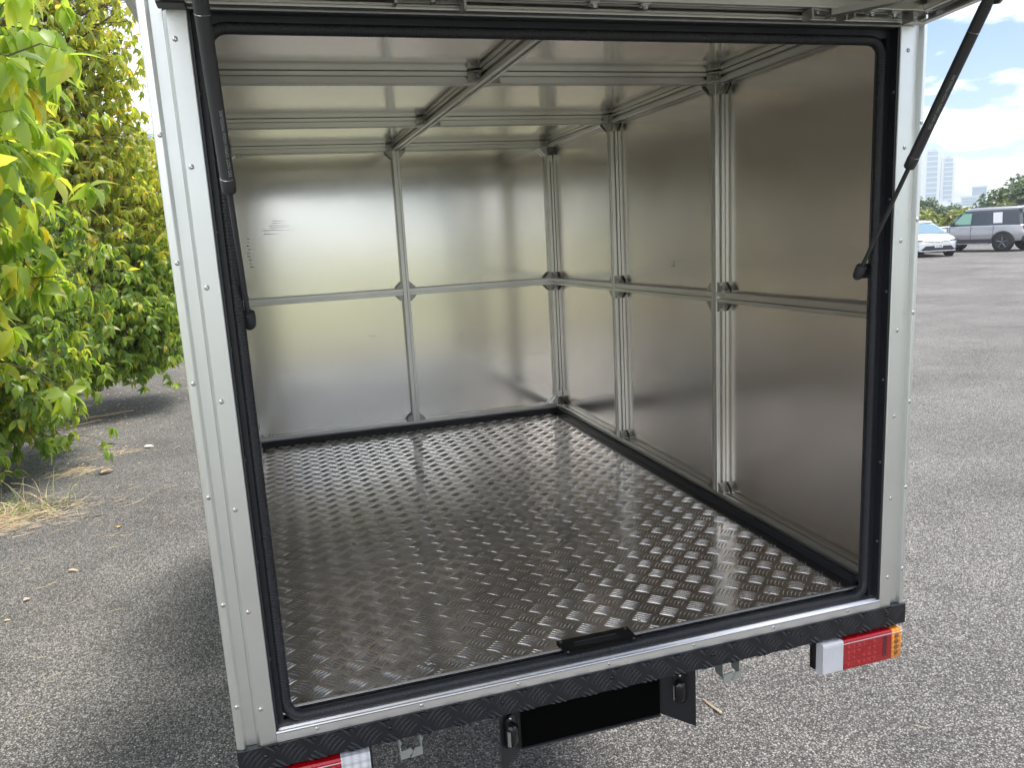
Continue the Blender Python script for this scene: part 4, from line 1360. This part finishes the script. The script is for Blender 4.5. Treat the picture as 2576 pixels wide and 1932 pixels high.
x, y = at(46.4, 60); far_tree(x, y, 2.0, 2.0, 8, 'leaf_lime', 'lime green bush behind the bonnet of the grey off-road car', GB2, leafs=0.22, dens=1.5, cz=-0.35, lobes=11)
x, y = at(41.6, 57); far_tree(x, y, 3.3, 2.4, 9, 'leaf_lime', 'lime green bush hidden behind the right corner trim of the truck', GB2, leafs=0.3, cz=0.0)
x, y = at(48.4, 62); far_tree(x, y, 2.6, 2.0, 10, 'leaf_lime', 'lime green bush hidden behind the grey off-road car', GB2, leafs=0.26, cz=-0.3)
x, y = at(51.3, 56); far_tree(x, y, 2.6, 2.4, 12, 'leaf_lime', 'lime green bush above the rear roof of the grey off-road car', GB2, leafs=0.24, dens=1.3, cz=0.0, lobes=11)
for i, (az, d) in enumerate(((3, 78), (9, 84), (15, 76), (21, 82), (27, 79), (33, 85), (38, 78), (57, 76), (64, 80), (72, 84))):
    x, y = at(az, d); far_tree(x, y, 3.4, 3.6, 200 + i, 'leaf_dark' if i % 3 else 'leaf_lime', 'tree of the far tree line beyond the lot, %s' % ['straight behind the truck', 'second from straight behind the truck', 'third from straight behind the truck', 'fourth, behind the truck', 'fifth, behind the truck', 'sixth, behind the truck', 'seventh, behind the truck corner', 'right of the parked cars', 'second right of the parked cars', 'third right of the parked cars'][i], GB2, leafs=0.45, dens=0.6, cz=0.5, lobes=10)
# lawn-side trees behind the photographer, mirrored in the bulkhead
GB3 = 'trees on the lawn behind the open door'
for i, (x, y, h, r) in enumerate(((7.5, -17, 7, 3.2), (11.5, -19, 8, 3.8), (9.5, -26, 9, 4.0), (-13, -27, 6, 3.4), (-20, -22, 7, 3.8))):
    far_tree(x, y, h, r, 60 + i, 'leaf_lime' if i % 2 else 'leaf_dark', 'tree on the lawn behind the photographer, %s' % ['nearest on the right', 'second on the right', 'behind the nearest pair', 'first on the left', 'second on the left', 'far left of centre', 'far right of centre'][i], GB3, leafs=0.6, dens=0.5)

# ------------------------------------------------------------------ far towers and low buildings
def tower(az, dist, w, d, ztop, label, kind):
    x, y = at(az, dist)
    t = thing('tower', label, 'tower', (x, y, GZ), -R(az - 12), 'two pale residential towers')
    W0 = WM[t.name]
    def part(n, x0, x1, y0, y1, z0, z1, m):
        return obj(n, MB().box(x0, x1, y0, y1, z0, z1), m, t, X=W0)
    h = ztop - GZ
    part('shaft', -w / 2, w * 0.02, -d / 2, d / 2, 0, h * 0.985, 'tower_wall')
    part('glazed_bay', -w * 0.30, w * 0.30, -d / 2 - 0.8, d / 2, 0, h * 0.955, 'tower_glass')
    part('shaft', w * 0.31, w / 2, -d * 0.45, d / 2, 0, h * (0.965 if kind else 0.90), 'tower_wall')
    part('roof_slab', -w * 0.34, w * 0.26, -d * 0.56, d * 0.3, h * 0.985, h, 'tower_wall')
    part('podium', -w * 0.8, w * 0.95, -d * 0.7, d * 0.6, 0, h * 0.20, 'tower_wall')
    for k in range(1, 12):
        part('floor_band', -w * 0.302, w * 0.302, -d / 2 - 1.0, -d / 2 - 0.7, h * 0.08 * k, h * 0.08 * k + 0.8, 'tower_wall')
    return t
D_T = 760.0
def zel(el, dist): return 0.855 + dist * math.tan(R(el))
tower(44.50, D_T, 13.0, 13.0, zel(3.90, D_T), 'left and taller of the two pale towers, beside the truck corner', 1)
tower(45.42, D_T + 10, 10.6, 12.0, zel(3.42, D_T), 'right and shorter of the two pale towers above the trees', 0)
def lowrise(az, dist, w, el0, label, m='lowrise'):
    x, y = at(az, dist)
    t = thing('office_block', label, 'building', (x, y, GZ), -R(az), 'low buildings on the skyline')
    W0 = WM[t.name]
    h = zel(el0, dist) - GZ
    obj('wall', MB().box(-w / 2, w / 2, -6, 6, 0, h), m, t, X=W0)
    obj('roof_slab', MB().box(-w / 2 - 0.6, w / 2 + 0.6, -6.6, 6.6, h, h + 0.7), 'lowrise', t, X=W0)
    for k in range(3):
        obj('window_band', MB().box(-w / 2 + 0.6, w / 2 - 0.6, -6.15, -6.02, h * (0.5 + 0.16 * k), h * (0.5 + 0.16 * k) + 1.2), 'tower_glass', t, X=W0)
lowrise(46.75, 560, 9, 0.80, 'small pale flat-roofed building left of the big dark tree')
lowrise(47.25, 600, 8, 1.35, 'blue glazed office block beside the big dark tree', 'tower_glass')
lowrise(46.2, 600, 7, 0.45, 'lowest pale building between the towers and the office block')

# ------------------------------------------------------------------ cars (local x right, y forward, z up from the ground)
def loft(rows, cap=True):
    """rows: list of equal-length point rings (closed)"""
    mb = MB(); n = len(rows[0])
    for r_ in rows: mb.v += [Vector(p) for p in r_]
    for i in range(len(rows) - 1):
        for k in range(n):
            mb.f.append((i * n + k, i * n + (k + 1) % n, (i + 1) * n + (k + 1) % n, (i + 1) * n + k))
    if cap:
        mb.f.append(tuple(range(n))[::-1]); mb.f.append(tuple((len(rows) - 1) * n + k for k in range(n)))
    return mb
def car_section(y, w, zb, zw, zs, r=0.06, crown_=0.03):
    """body ring: bottom zb, widest at zw, shoulder zs"""
    h = w / 2
    return [(-h * 0.90, y, zb), (-h * 0.985, y, zb + 0.10), (-h, y, zw), (-h * 0.985, y, zs - r), (-h * 0.93, y, zs - 0.012), (-h * 0.55, y, zs + crown_ * 0.7), (0, y, zs + crown_),
            (h * 0.55, y, zs + crown_ * 0.7), (h * 0.93, y, zs - 0.012), (h * 0.985, y, zs - r), (h, y, zw), (h * 0.985, y, zb + 0.10), (h * 0.90, y, zb)]
def arch(parent, X, x, y, r, m='dark'):
    mb = MB().lathe([(r, 0), (r, 0.012)], (x - (0.012 if x < 0 else 0), y, r * 0.92), (1, 0, 0), 24)
    obj('wheel_arch', mb, m, parent, X=X)

def suv(loc, fwd):
    rz = math.atan2(fwd[1], fwd[0]) - math.pi / 2
    t = thing('off_road_car', 'silver-grey boxy off-road car with black wheels parked with its tail towards the camera', 'car', (loc[0], loc[1], GZ), rz)
    X = WM[t.name]
    h = 0.98
    rows = [car_section(y, w, zb, zw, zs, 0.07, c) for y, w, zb, zw, zs, c in
            [(-2.30, 1.86, 0.50, 0.80, 1.10, 0.0), (-2.22, 1.94, 0.46, 0.80, 1.16, 0.01), (-1.6, 1.98, 0.42, 0.8, 1.17, 0.01), (0.3, 1.98, 0.42, 0.8, 1.17, 0.01),
             (0.95, 1.98, 0.42, 0.8, 1.16, 0.03), (1.9, 1.96, 0.42, 0.8, 1.11, 0.05), (2.28, 1.90, 0.46, 0.78, 1.06, 0.04), (2.38, 1.78, 0.50, 0.76, 1.00, 0.02)]]
    body = obj('body', loft(rows), 'suv', t, True, X=X)
    # greenhouse
    def ring(z, y0, y1, w):
        q = 0.10
        return [(-w / 2, y0 + q, z), (-w / 2, y1 - q, z), (-w / 2 + q, y1, z), (w / 2 - q, y1, z), (w / 2, y1 - q, z), (w / 2, y0 + q, z), (w / 2 - q, y0, z), (-w / 2 + q, y0, z)]
    obj('pillars', loft([ring(1.15, -2.24, 0.98, 1.86), ring(1.62, -2.16, 0.56, 1.70), ring(1.80, -2.10, 0.32, 1.62)]), 'glass', t, X=X)
    obj('roof', loft([ring(1.80, -2.13, 0.34, 1.66), ring(1.86, -2.14, 0.30, 1.68), ring(1.92, -2.04, 0.12, 1.56), ring(1.935, -1.9, -0.1, 1.40)]), 'suv', t, True, X=X)
    for s in (-1, 1):
        rail = MB().tube([(s * 0.72, -1.9, 1.93), (s * 0.72, -1.8, 1.97), (s * 0.72, -0.2, 1.97), (s * 0.72, 0.0, 1.93)], 0.015, 6)
        obj('roof_rail', rail, 'clad', t, X=X)
        def sidep(name, pts, m, z_in=0.0):
            P_ = []
            for yy, zz in pts:
                wv = 0.930 - (zz - 1.15) * 0.168 if zz > 1.15 else 0.99
                P_.append((s * (wv + z_in), yy, zz))
            mb = MB(); mb.v = [Vector(p) for p in P_] + [Vector((p[0] - s * 0.02, p[1], p[2])) for p in P_]
            n_ = len(P_)
            mb.f = [tuple(range(n_)), tuple(range(n_, 2 * n_))[::-1]] + [(i, (i + 1) % n_, n_ + (i + 1) % n_, n_ + i) for i in range(n_)]
            return obj(name, mb, m, t, X=X)
        sidep('side_window', [(-0.05, 1.22), (-0.05, 1.70), (0.32, 1.70), (0.76, 1.22)], 'glassgreen' if s < 0 else 'glass', 0.004)
        sidep('side_window', [(-1.10, 1.22), (-1.10, 1.70), (-0.18, 1.70), (-0.18, 1.22)], 'glass', 0.006)
        sidep('side_window', [(-2.02, 1.24), (-1.98, 1.70), (-1.42, 1.70), (-1.42, 1.24)], 'glass', 0.006)
        sidep('window_panel', [(-1.36, 1.24), (-1.30, 1.70), (-1.13, 1.70), (-1.19, 1.24)] if False else [(-1.42, 1.24), (-1.36, 1.70), (-0.98, 1.70), (-1.04, 1.24)], 'paper', 0.010)
        obj('mirror', MB().box(s * 0.98, s * 1.16, 0.62, 0.74, 1.14, 1.34, 0.02), 'clad', t, X=X)
        obj('sill_cladding', MB().box(s * 0.93, s * 1.0, -1.1, 1.15, 0.36, 0.56, 0.02), 'clad', t, X=X)
        obj('side_step', MB().box(s * 0.95, s * 1.06, -0.95, 0.98, 0.33, 0.37, 0.01), 'rimlight', t, X=X)
        for yy in (-0.08, -1.02):
            obj('door_handle', MB().box(s * 0.985, s * 1.015, yy - 0.08, yy + 0.08, 0.98, 1.02, 0.006), 'suv', t, X=X)
        for yy in (0.86, -0.10, -1.08):
            obj('door_gap', MB().box(s * 0.984, s * 0.9935, yy - 0.006, yy + 0.006, 0.56, 1.13), 'dark', t, X=X)
        obj('wing_vent', MB().box(s * 0.975, s * 0.996, 0.96, 1.08, 0.78, 1.10, 0.004), 'clad', t, X=X)
        for yy in (-1.50, 1.52):
            pts = []
            for i in range(13):
                a = math.pi * i / 12
                pts.append((yy + 0.50 * math.cos(a), 0.40 + 0.50 * math.sin(a)))
            for i in range(12, -1, -1):
                a = math.pi * i / 12
                pts.append((yy + 0.43 * math.cos(a), 0.40 + 0.43 * math.sin(a)))
            obj('arch_flare', MB().prism(pts, (s * 0.96, 0, 0), (s * 1.02, 0, 0), (ZY, Vector((0, 0, 1)))), 'clad', t, X=X)
            arch(t, X, s * 0.985, yy, 0.44)
            wheel(s * 0.88, yy, 0.40, 0.26, t, X, 'rim', 5, zg=0.0)
        obj('tail_lamp', MB().box(s * 0.80, s * 0.955, -2.33, -2.28, 0.98, 1.12, 0.01), 'red', t, X=X)
        obj('tail_lamp', MB().box(s * 0.80, s * 0.955, -2.33, -2.28, 0.80, 0.92, 0.01), 'clearcap', t, X=X)
        obj('head_lamp', MB().box(s * 0.62, s * 0.88, 2.33, 2.39, 0.80, 0.98, 0.01), 'clearcap', t, X=X)
    obj('bumper', MB().box(-0.93, 0.93, -2.42, -2.22, 0.42, 0.68, 0.04), 'clad', t, X=X)
    obj('bumper_reflector', MB().box(-0.93, -0.70, -2.432, -2.418, 0.58, 0.63), 'red', t, X=X)
    obj('front_bumper', MB().box(-0.92, 0.92, 2.28, 2.48, 0.42, 0.70, 0.04), 'clad', t, X=X)
    obj('spare_wheel', MB().lathe([(0.24, 0), (0.38, 0), (0.40, 0.05), (0.40, 0.2), (0.36, 0.24), (0.1, 0.24)], (0.05, -2.30, 1.10), (0, -1, 0), 24), 'tyre', t, True, X=X)
    obj('rear_window', MB().box(-0.7, 0.7, -2.245, -2.2, 1.24, 1.68), 'glass', t, X=X)
    obj('windscreen', MB().prism([(1.0, 1.16), (0.52, 1.70), (0.50, 1.70), (0.94, 1.16)], (-0.78, 0, 0), (0.78, 0, 0), (ZY, Vector((0, 0, 1)))), 'glassblue', t, X=X)
    return t
rw = Vector((30.63, 25.51))
fw = Vector((-0.24, 0.97)).normalized()
rt = Vector((fw.y, -fw.x))
cpos = rw + fw * 1.50 + rt * 0.93
suv(cpos, fw)

def hatch(loc, fwd):
    rz = math.atan2(fwd[1], fwd[0]) - math.pi / 2
    t = thing('crossover_car', 'white low-nosed car with a dark lower grille facing the camera beside the truck corner', 'car', (loc[0], loc[1], GZ), rz)
    X = WM[t.name]
    rows = [car_section(y, w, zb, zw, zs, 0.07, c) for y, w, zb, zw, zs, c in
            [(-2.25, 1.70, 0.45, 0.72, 1.00, 0.01), (-2.10, 1.84, 0.36, 0.72, 1.06, 0.01), (-1.3, 1.88, 0.28, 0.72, 1.04, 0.01), (0.6, 1.86, 0.26, 0.70, 0.98, 0.02),
             (1.2, 1.86, 0.26, 0.68, 0.94, 0.05), (1.75, 1.82, 0.26, 0.62, 0.84, 0.06), (2.05, 1.70, 0.27, 0.56, 0.74, 0.05), (2.22, 1.46, 0.29, 0.52, 0.68, 0.03), (2.30, 1.10, 0.32, 0.50, 0.63, 0.01)]]
    obj('body', loft(rows), 'white', t, True, X=X)
    def ring(z, y0, y1, w):
        q = 0.14
        return [(-w / 2, y0 + q, z), (-w / 2, y1 - q, z), (-w / 2 + q, y1, z), (w / 2 - q, y1, z), (w / 2, y1 - q, z), (w / 2, y0 + q, z), (w / 2 - q, y0, z), (-w / 2 + q, y0, z)]
    obj('glasshouse', loft([ring(0.98, -1.95, 1.30, 1.66), ring(1.25, -1.80, 0.72, 1.44), ring(1.42, -1.55, 0.30, 1.28)]), 'glassblue', t, True, X=X)
    obj('roof', loft([ring(1.42, -1.58, 0.34, 1.31), ring(1.48, -1.45, 0.20, 1.24), ring(1.52, -1.2, -0.1, 1.0)]), 'white', t, True, X=X)
    for s in (-1, 1):
        mb = MB()
        for k in range(3):
            z0 = 0.54 - k * 0.055
            mb.prism([(s * (0.60 + 0.03 * k), z0), (s * (0.86 - 0.02 * k), z0 + 0.05), (s * (0.84 - 0.02 * k), z0 + 0.028), (s * (0.62 + 0.03 * k), z0 - 0.016)], (0, 2.20 - 0.05 * k * 0, 0), (0, 1.9, 0), (ZX, Vector((0, 0, 1))))
        obj('lamp_slats', mb, 'clad', t, X=X)
        obj('head_lamp', MB().prism([(s * 0.50, 0.685), (s * 0.82, 0.735), (s * 0.84, 0.705), (s * 0.52, 0.665)], (0, 2.25, 0), (0, 1.8, 0), (ZX, Vector((0, 0, 1)))), 'clad', t, X=X)
        obj('mirror', MB().box(s * 0.93, s * 1.06, 0.55, 0.70, 0.96, 1.10, 0.02), 'white', t, X=X)
        for yy in (-1.35, 1.40):
            arch(t, X, s * 0.93, yy, 0.38)
            wheel(s * 0.83, yy, 0.345, 0.22, t, X, 'rimlight', 7, zg=0.0)
    obj('bonnet_shut_line', MB().tube([(-0.74, 2.12, 0.665), (-0.5, 2.27, 0.655), (0, 2.34, 0.65), (0.5, 2.27, 0.655), (0.74, 2.12, 0.665)], 0.014, 6), 'dark', t, X=X)
    obj('lower_grille', MB().prism([(-0.66, 0.30), (0.66, 0.30), (0.50, 0.47), (-0.50, 0.47)], (0, 2.36, 0), (0, 2.0, 0), (ZX, Vector((0, 0, 1)))), 'clad', t, X=X)
    obj('bumper_lip', MB().box(-0.70, 0.70, 2.10, 2.33, 0.24, 0.285, 0.01), 'white', t, X=X)
    pl = obj('number_plate', MB().box(-0.165, 0.165, 2.362, 2.372, 0.40, 0.565, 0.002), 'paper', t, X=X)
    cu = bpy.data.curves.new('plate_characters', 'FONT'); cu.body = '11-85'; cu.size = 0.115; cu.align_x = 'CENTER'
    tmp = bpy.data.objects.new('tmp', cu); col.objects.link(tmp); bpy.context.view_layer.update()
    me = bpy.data.meshes.new_from_object(tmp); bpy.data.objects.remove(tmp)
    mb = MB(); mb.v = [Vector((-v.co.x, 2.3735, 0.42 + v.co.y)) for v in me.vertices]; mb.f = [tuple(p.vertices) for p in me.polygons]
    obj('plate_characters', mb, 'clad', pl, X=X)
    return t
hf = Vector((-0.36, -0.93)).normalized()
hatch(Vector((27.50, 27.22)), hf)

# ------------------------------------------------------------------ things on the asphalt
def gp(u, v):
    """ground point seen at photo position (u, v), used once to lay out the litter"""
    return None
rl = random.Random(5)
ANG = lambda: rl.uniform(0, 6.28)
def stick(x, y, L, a, r, mat, name, label, cat, bend=0.05, group=None):
    d = Vector((math.cos(a), math.sin(a), 0))
    n_ = Vector((-d.y, d.x, 0))
    c = Vector((x, y, GZ + r + 0.003))
    pts = [c + d * L * (t - .5) + n_ * bend * L * math.sin(t * 3.1) + Vector((0, 0, r * 0.3 * math.sin(t * 9))) for t in (0, .2, .4, .6, .8, 1)]
    o = obj(name, MB().tube(pts, [r, r * 1.1, r, r * .9, r * .8, r * .6], 6), mat, None, True, base=1)
    return tag(o, label, cat, group)
stick(1.60, 1.12, 0.11, R(100), 0.0042, 'drywood', 'stick', 'short pale stick lying on the asphalt right of the number plate holder', 'stick', 0.01)
stick(-1.95, 8.75, 0.55, R(24), 0.012, 'drywood', 'stick', 'long brown stick on the asphalt under the bushes, farther of two', 'stick', 0.04)
stick(-2.15, 8.35, 0.40, R(36), 0.010, 'drywood', 'stick', 'shorter brown stick on the asphalt under the bushes, nearer of two', 'stick', 0.03)
stick(-1.30, 4.75, 0.16, R(-4), 0.004, 'bark', 'stick', 'thin dark twig on the asphalt right of the dry grass', 'stick', 0.1)
def fallen_leaf(x, y, L, W_, a, mat, label, curl=0.5, z=0.0):
    V, F = leaf_mesh_data(L, W_, fold=curl, droop=0.15, n=6)
    mb = MB().add([(p[0], p[1], p[2] + 0.15 * L) for p in V], F)
    mb.v += [v + Vector((0, 0, 0.0012)) for v in mb.v]
    Mx = T((x, y, GZ + 0.002)) @ Matrix.Rotation(a, 4, 'Z') @ Matrix.Rotation(rl.uniform(-.2, .2), 4, 'X')
    mn = min((Mx @ v).z for v in mb.v)
    for i in range(len(mb.v)): 
        mb.v[i] = Mx @ mb.v[i] + Vector((0, 0, GZ + 0.002 - mn))
    o = obj('fallen_leaf', mb, mat, None, True, base=1)
    return tag(o, label, 'leaf')
M['yellowleaf'] = simple('orange_yellow_leaf', (0.72, 0.36, 0.03), 0.6)
M['tanleaf'] = simple('tan_leaf', (0.66, 0.46, 0.26), 0.7)
M['pinkleaf'] = simple('pinkish_leaf', (0.58, 0.38, 0.32), 0.7)
M['paleleaf'] = simple('pale_leaf', (0.72, 0.74, 0.68), 0.6)
M['brownleaf'] = simple('brown_leaf', (0.22, 0.13, 0.085), 0.75, var=(0.42, 0.28, 0.18))
fallen_leaf(-1.10, 4.41, 0.052, 0.026, R(60), 'yellowleaf', 'bright orange-yellow leaf on the asphalt left of the truck corner')
fallen_leaf(-1.25, 3.71, 0.070, 0.022, R(-10), 'tanleaf', 'slim curled tan leaf on the bare asphalt at the left')
fallen_leaf(-1.39, 3.35, 0.045, 0.032, R(40), 'pinkleaf', 'small pinkish curled leaf on the asphalt at the far left')
fallen_leaf(-1.28, 6.82, 0.100, 0.060, R(10), 'paleleaf', 'pale whitish leaf on the asphalt beside the truck corner', 0.2)
fallen_leaf(-1.42, 3.12, 0.035, 0.018, R(10), 'tanleaf', 'tiny cream leaf just below the pinkish one', 0.2)
fallen_leaf(-1.50, 5.95, 0.16, 0.050, R(50), 'tanleaf', 'large dry cream leaf at the tip of the long green grass blade', 0.6)
fallen_leaf(-1.73, 6.35, 0.11, 0.035, R(65), 'tanleaf', 'dry cream leaf beside the small heap of straw', 0.5)

# grass tuft with a mat of straw and dead leaves
tuft_c = Vector((-1.86, 5.15, GZ))
gt = thing('grass_tuft', 'half-dry grass tuft growing through the asphalt at the left edge', 'grass tuft', tuft_c)
def blade(root, p, d, L, w, droop, mat, nm='grass_blade'):
    pts = []
    d = Vector(d).normalized()
    side = d.cross(Vector((0, 0, 1))); side = side.normalized() if side.length > 1e-3 else Vector((1, 0, 0))
    N = 7
    pos = Vector(p); dirv = d.copy()
    V = []
    for i in range(N + 1):
        t = i / N
        ww = w * (1 - t) ** 0.7 * 0.5 + 0.0004
        V.append((pos - side * ww)); V.append(pos + side * ww + Vector((0, 0, w * 0.2)))
        dirv = (dirv + Vector((0, 0, -droop / N))).normalized()
        pos = pos + dirv * L / N
        pos.z = max(pos.z, GZ + 0.004)
    mb = MB(); mb.v = V
    for i in range(N): mb.f.append((2 * i, 2 * i + 1, 2 * i + 3, 2 * i + 2))
    return mb
rg = random.Random(9)
big = [((0.10, 0.02), (0.75, 0.55, 0.65), 0.62, 0.014, 2.6, 'grassblade'), ((0.08, 0.0), (0.8, 0.2, 0.6), 0.40, 0.010, 2.2, 'grassblade'), ((-0.25, 0.1), (-0.7, 0.2, 0.8), 0.40, 0.010, 1.5, 'grassblade'),
       ((-0.3, 0.0), (-0.5, 0.5, 0.9), 0.35, 0.009, 1.4, 'grassblade'), ((-0.22, 0.1), (0.03, 0.1, 1.0), 0.42, 0.005, 0.1, 'straw'), ((-0.20, 0.12), (0.1, 0.1, 1.0), 0.34, 0.005, 0.2, 'straw'),
       ((-0.28, 0.05), (-0.3, 0.1, 1.0), 0.30, 0.005, 0.3, 'straw'), ((0.1, 0.0), (0.5, 0.1, 0.9), 0.66, 0.006, 2.6, 'straw')]
for (ox, oy), d, L, w, dr, m in big:
    obj('grass_blade', blade(gt, tuft_c + Vector((ox, oy, 0.003)), d, L, w, dr, m), m, gt)
for i in range(150):
    ox, oy = rg.gauss(-0.02, 0.20), rg.gauss(0, 0.10)
    d = (rg.gauss(0.3, 0.6), rg.gauss(0, 0.5), rg.uniform(0.4, 1.2))
    m = 'straw' if rg.random() < 0.55 else 'grassblade'
    obj('grass_blade', blade(gt, tuft_c + Vector((ox, oy, 0.003)), d, rg.uniform(0.14, 0.42), rg.uniform(0.004, 0.008), rg.uniform(0.6, 2.4), m), m, gt)
def litter(name, n, cx, cy, sx, sy, Lr, wr, mats, label, rot, zr=0.02, seed=1):
    g = random.Random(seed)
    for mt in mats:
        mb = MB()
        for i in range(n):
            x, y = g.gauss(cx, sx), g.gauss(cy, sy)
            a = g.gauss(rot, 0.6)
            L = g.uniform(*Lr); w = g.uniform(*wr)
            z = GZ + 0.003 + g.random() ** 2 * zr
            d = Vector((math.cos(a), math.sin(a), g.gauss(0, 0.08)))
            s_ = Vector((-math.sin(a), math.cos(a), 0)) * w / 2
            p = Vector((x, y, z))
            bnd = Vector((-math.sin(a), math.cos(a), 0)) * g.gauss(0, 0.12) * L
            q1, q2 = p + d * L * .5 + bnd, p + d * L
            for q in (q1, q2):
                q.z = max(q.z, GZ + 0.003)
            t_ = Vector((0, 0, w * 0.5))
            mb.add([p - s_, p + s_, p + t_, q1 - s_, q1 + s_, q1 + t_, q2 - s_ * .5, q2 + s_ * .5, q2 + t_ * .5],
                   [(0, 3, 5, 2), (2, 5, 4, 1), (3, 6, 8, 5), (5, 8, 7, 4)])
        o = obj(name, mb, mt, None, base=1, kind='stuff')
        tag(o, label, 'litter')
litter('straw_litter', 520, -2.0, 4.95, 0.27, 0.17, (0.04, 0.16), (0.002, 0.005), ['straw'], 'mat of dry straw around the grass tuft', R(20), 0.05, 1)
litter('straw_litter', 120, -1.78, 6.15, 0.11, 0.07, (0.05, 0.13), (0.002, 0.005), ['straw'], 'small heap of straw beyond the grass tuft', R(25), 0.03, 2)
litter('straw_litter', 60, -1.55, 6.75, 0.15, 0.08, (0.05, 0.13), (0.002, 0.005), ['straw'], 'thin patch of straw near the dry cream leaves', R(20), 0.015, 3)
litter('straw_litter', 130, -1.3, 4.6, 0.45, 1.3, (0.03, 0.13), (0.0015, 0.0035), ['straw'], 'loose straws scattered over the asphalt at the left', R(22), 0.006, 4)
litter('dead_leaf_litter', 200, -2.12, 4.92, 0.22, 0.13, (0.02, 0.07), (0.008, 0.022), ['brownleaf'], 'brown dead leaves in the straw mat around the grass tuft', R(20), 0.04, 5)
litter('dead_leaf_litter', 260, -3.2, 8.2, 0.7, 0.7, (0.02, 0.07), (0.006, 0.020), ['brownleaf'], 'brown leaf litter under the skirts of the trees', R(20), 0.03, 6)
litter('straw_litter', 700, -2.0, 9.0, 1.0, 1.5, (0.01, 0.035), (0.004, 0.012), ['straw'], 'pale crumbs and straw on the asphalt under the bushes', R(20), 0.008, 7)
litter('straw_litter', 60, 3.2, 3.2, 1.3, 1.6, (0.03, 0.10), (0.0015, 0.003), ['straw'], 'loose straws scattered over the sunny asphalt right of the truck', R(60), 0.006, 8)
def pebbles(n, x0, x1, y0, y1, seed, label):
    g = random.Random(seed); mb = MB()
    for i in range(n):
        x, y = g.uniform(x0, x1), g.uniform(y0, y1)
        r = g.uniform(0.0018, 0.0050)
        V = []
        for d in ((1, 0, 0), (0, 1, 0), (-1, 0, 0), (0, -1, 0), (0, 0, 1), (0, 0, -1)):
            k = r * g.uniform(0.6, 1.25)
            V.append((x + d[0] * k, y + d[1] * k, GZ + r * 0.35 + d[2] * k * 0.7))
        mb.add(V, [(0, 1, 4), (1, 2, 4), (2, 3, 4), (3, 0, 4), (1, 0, 5), (2, 1, 5), (3, 2, 5), (0, 3, 5)])
    tag(obj('grit', mb, 'grit', None, base=1, kind='stuff'), label, 'grit')
M['grit'] = simple('loose_grit', (0.34, 0.33, 0.31), 0.8, var=(0.52, 0.50, 0.46))
pebbles(2600, -2.4, -0.1, 1.3, 5.5, 3, 'loose grit on the asphalt left of the truck')
pebbles(2600, 0.9, 3.6, 0.2, 4.0, 4, 'loose grit on the asphalt right of the truck')
wr = obj('foam_strip', MB().tube([(-2.16, 4.62, GZ + 0.012), (-2.05, 4.66, GZ + 0.013), (-1.93, 4.70, GZ + 0.012)], [0.010, 0.012, 0.009], 8), 'paper', None, True, base=1)
tag(wr, 'short white foam scrap at the near edge of the straw mat', 'scrap')

# ------------------------------------------------------------------ light summer haze
mh = bpy.data.materials.new('haze_air'); mh.use_nodes = True
nt = mh.node_tree; nt.nodes.clear()
pv = nt.nodes.new('ShaderNodeVolumePrincipled')
pv.inputs['Color'].default_value = (0.86, 0.93, 1.0, 1)
pv.inputs['Density'].default_value = 0.0008
pv.inputs['Anisotropy'].default_value = 0.25
om = nt.nodes.new('ShaderNodeOutputMaterial')
nt.links.new(pv.outputs[0], om.inputs['Volume'])
hz = obj('haze', MB().box(-1510, 1510, -1510, 1510, GZ - 1.2, 66), mh, None, kind='stuff')
